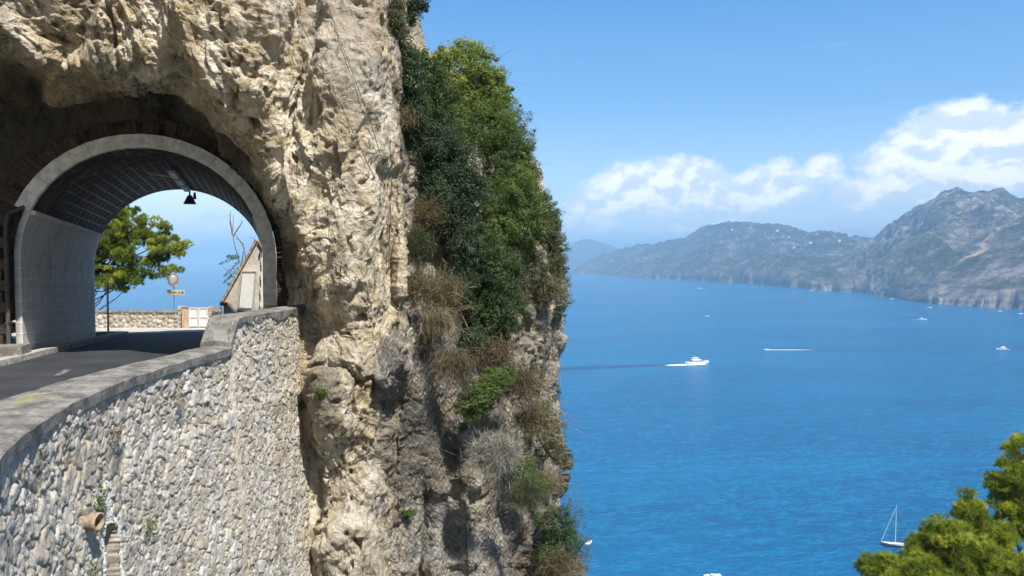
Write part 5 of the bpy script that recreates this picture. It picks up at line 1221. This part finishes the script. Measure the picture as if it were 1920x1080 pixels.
def wake(e, L, length, width, slick=0, seed=0, curve=0, side=1.0, sw=1.0):
    """foam and the smoothed trail behind the stern, in the boat's own frame"""
    r = np.random.default_rng(seed); n = 70; f_ = np.linspace(0, 1, n); x = L * .30 - (L * .30 + length) * f_; c_ = curve * f_ ** 2
    w_ = (width * (.55 + .45 * f_) * (1 - .85 * f_ ** 3)) * (1 + .35 * fbm(np.stack([f_ * 22, f_ * 0, f_ * 0], -1), 4, seed))
    a_ = np.stack([x, c_ - w_, x * 0 + .10], 1); b2 = np.stack([x, c_ + w_ * side, x * 0 + .10], 1); m2 = np.stack([x, c_, .10 + .35 * width / 3 * (1 - f_)], 1)
    X = np.stack([a_, m2, b2], 1); link('wake_foam', grid_mesh('wake_foam', X), M_foam, e)
    if slick:
        f2 = np.linspace(0, 1, 60); x = -L * .4 - slick * f2; w2 = width * sw * (.7 + .9 * f2) * (1 + .12 * np.sin(f2 * 40)) * (1 - f2 ** 6 * .9); c2 = curve * ((slick * f2 / max(length, 1)) ** 1.0) * .6 + width * .5 * sw
        X = np.stack([np.stack([x, c2 - w2, x * 0 + .05], 1), np.stack([x, c2 + w2, x * 0 + .05], 1)], 1); link('wake_trail', grid_mesh('wake_trail', X), M_slick, e)
b1 = boat('motor_yacht', 'white two deck excursion boat with a mast and a long wake behind it', 1308, 683, 26, math.radians(14), 'cruiser'); wake(b1, 26, 38, 7.5, 170, 1, sw=1.3)
b2 = boat('speedboat', 'tiny speedboat drawing a long thin white wake mid water', 1438, 656, 8, math.pi - .02, 'small'); wake(b2, 8, 58, 2.6, 180, 2)
b3 = boat('motor_yacht', 'white cabin cruiser with a flybridge near the right edge of the water', 1878, 656, 15, math.pi + .12, 'cruiser'); wake(b3, 15, 12, 2.2, 60, 3)
b4 = boat('motor_yacht', 'white cruiser close under the right mountain with a short wake to its left', 1730, 600, 15, -.10, 'cruiser'); wake(b4, 15, 18, 2.2, 120, 4)
GS = 'small white boats near the far shore'
for (px, py_, L_, hd, lab) in [(1743, 577, 12, .1, 'speck sized white boat just above the cruiser under the mountain'), (1874, 584, 12, .2, 'speck sized white boat near the pale shore rocks at right'), (1913, 589, 12, .2, 'speck sized white boat at the right edge below the shore rocks'),
        (1521, 546, 16, .1, 'tiny white boat below the middle of the far hills'), (1672, 561, 14, 0, 'tiny white boat moored under the foot of the massif'), (1326, 593, 9, .1, 'lonely white speck of a boat in open water above the excursion boat')]:
    boat('small_boat', lab, px, py_, L_, hd, 'small', GS)
b5 = boat('speedboat', 'far speedboat with a short white streak below the left far hills', 1310, 541, 14, math.pi - .05, 'small'); wake(b5, 14, 40, 3.5, 0, 5)
boat('small_boat', 'small white boat beside the twigs at the lower edge of the headland', 1105, 1019, 4.6, 1.0, 'small')
boat('small_boat', 'white motorboat cut by the bottom edge of the picture', 1336, 1082, 6.5, .1 + math.pi, 'small')
boat('sailing_yacht', 'moored sailing yacht with bare mast and dark hull behind the pine', 1683, 1025, 12.6, math.pi - .22, 'sail', None, simple('navy_hull', (.10, .10, .14), .4))

bpy.context.view_layer.update()
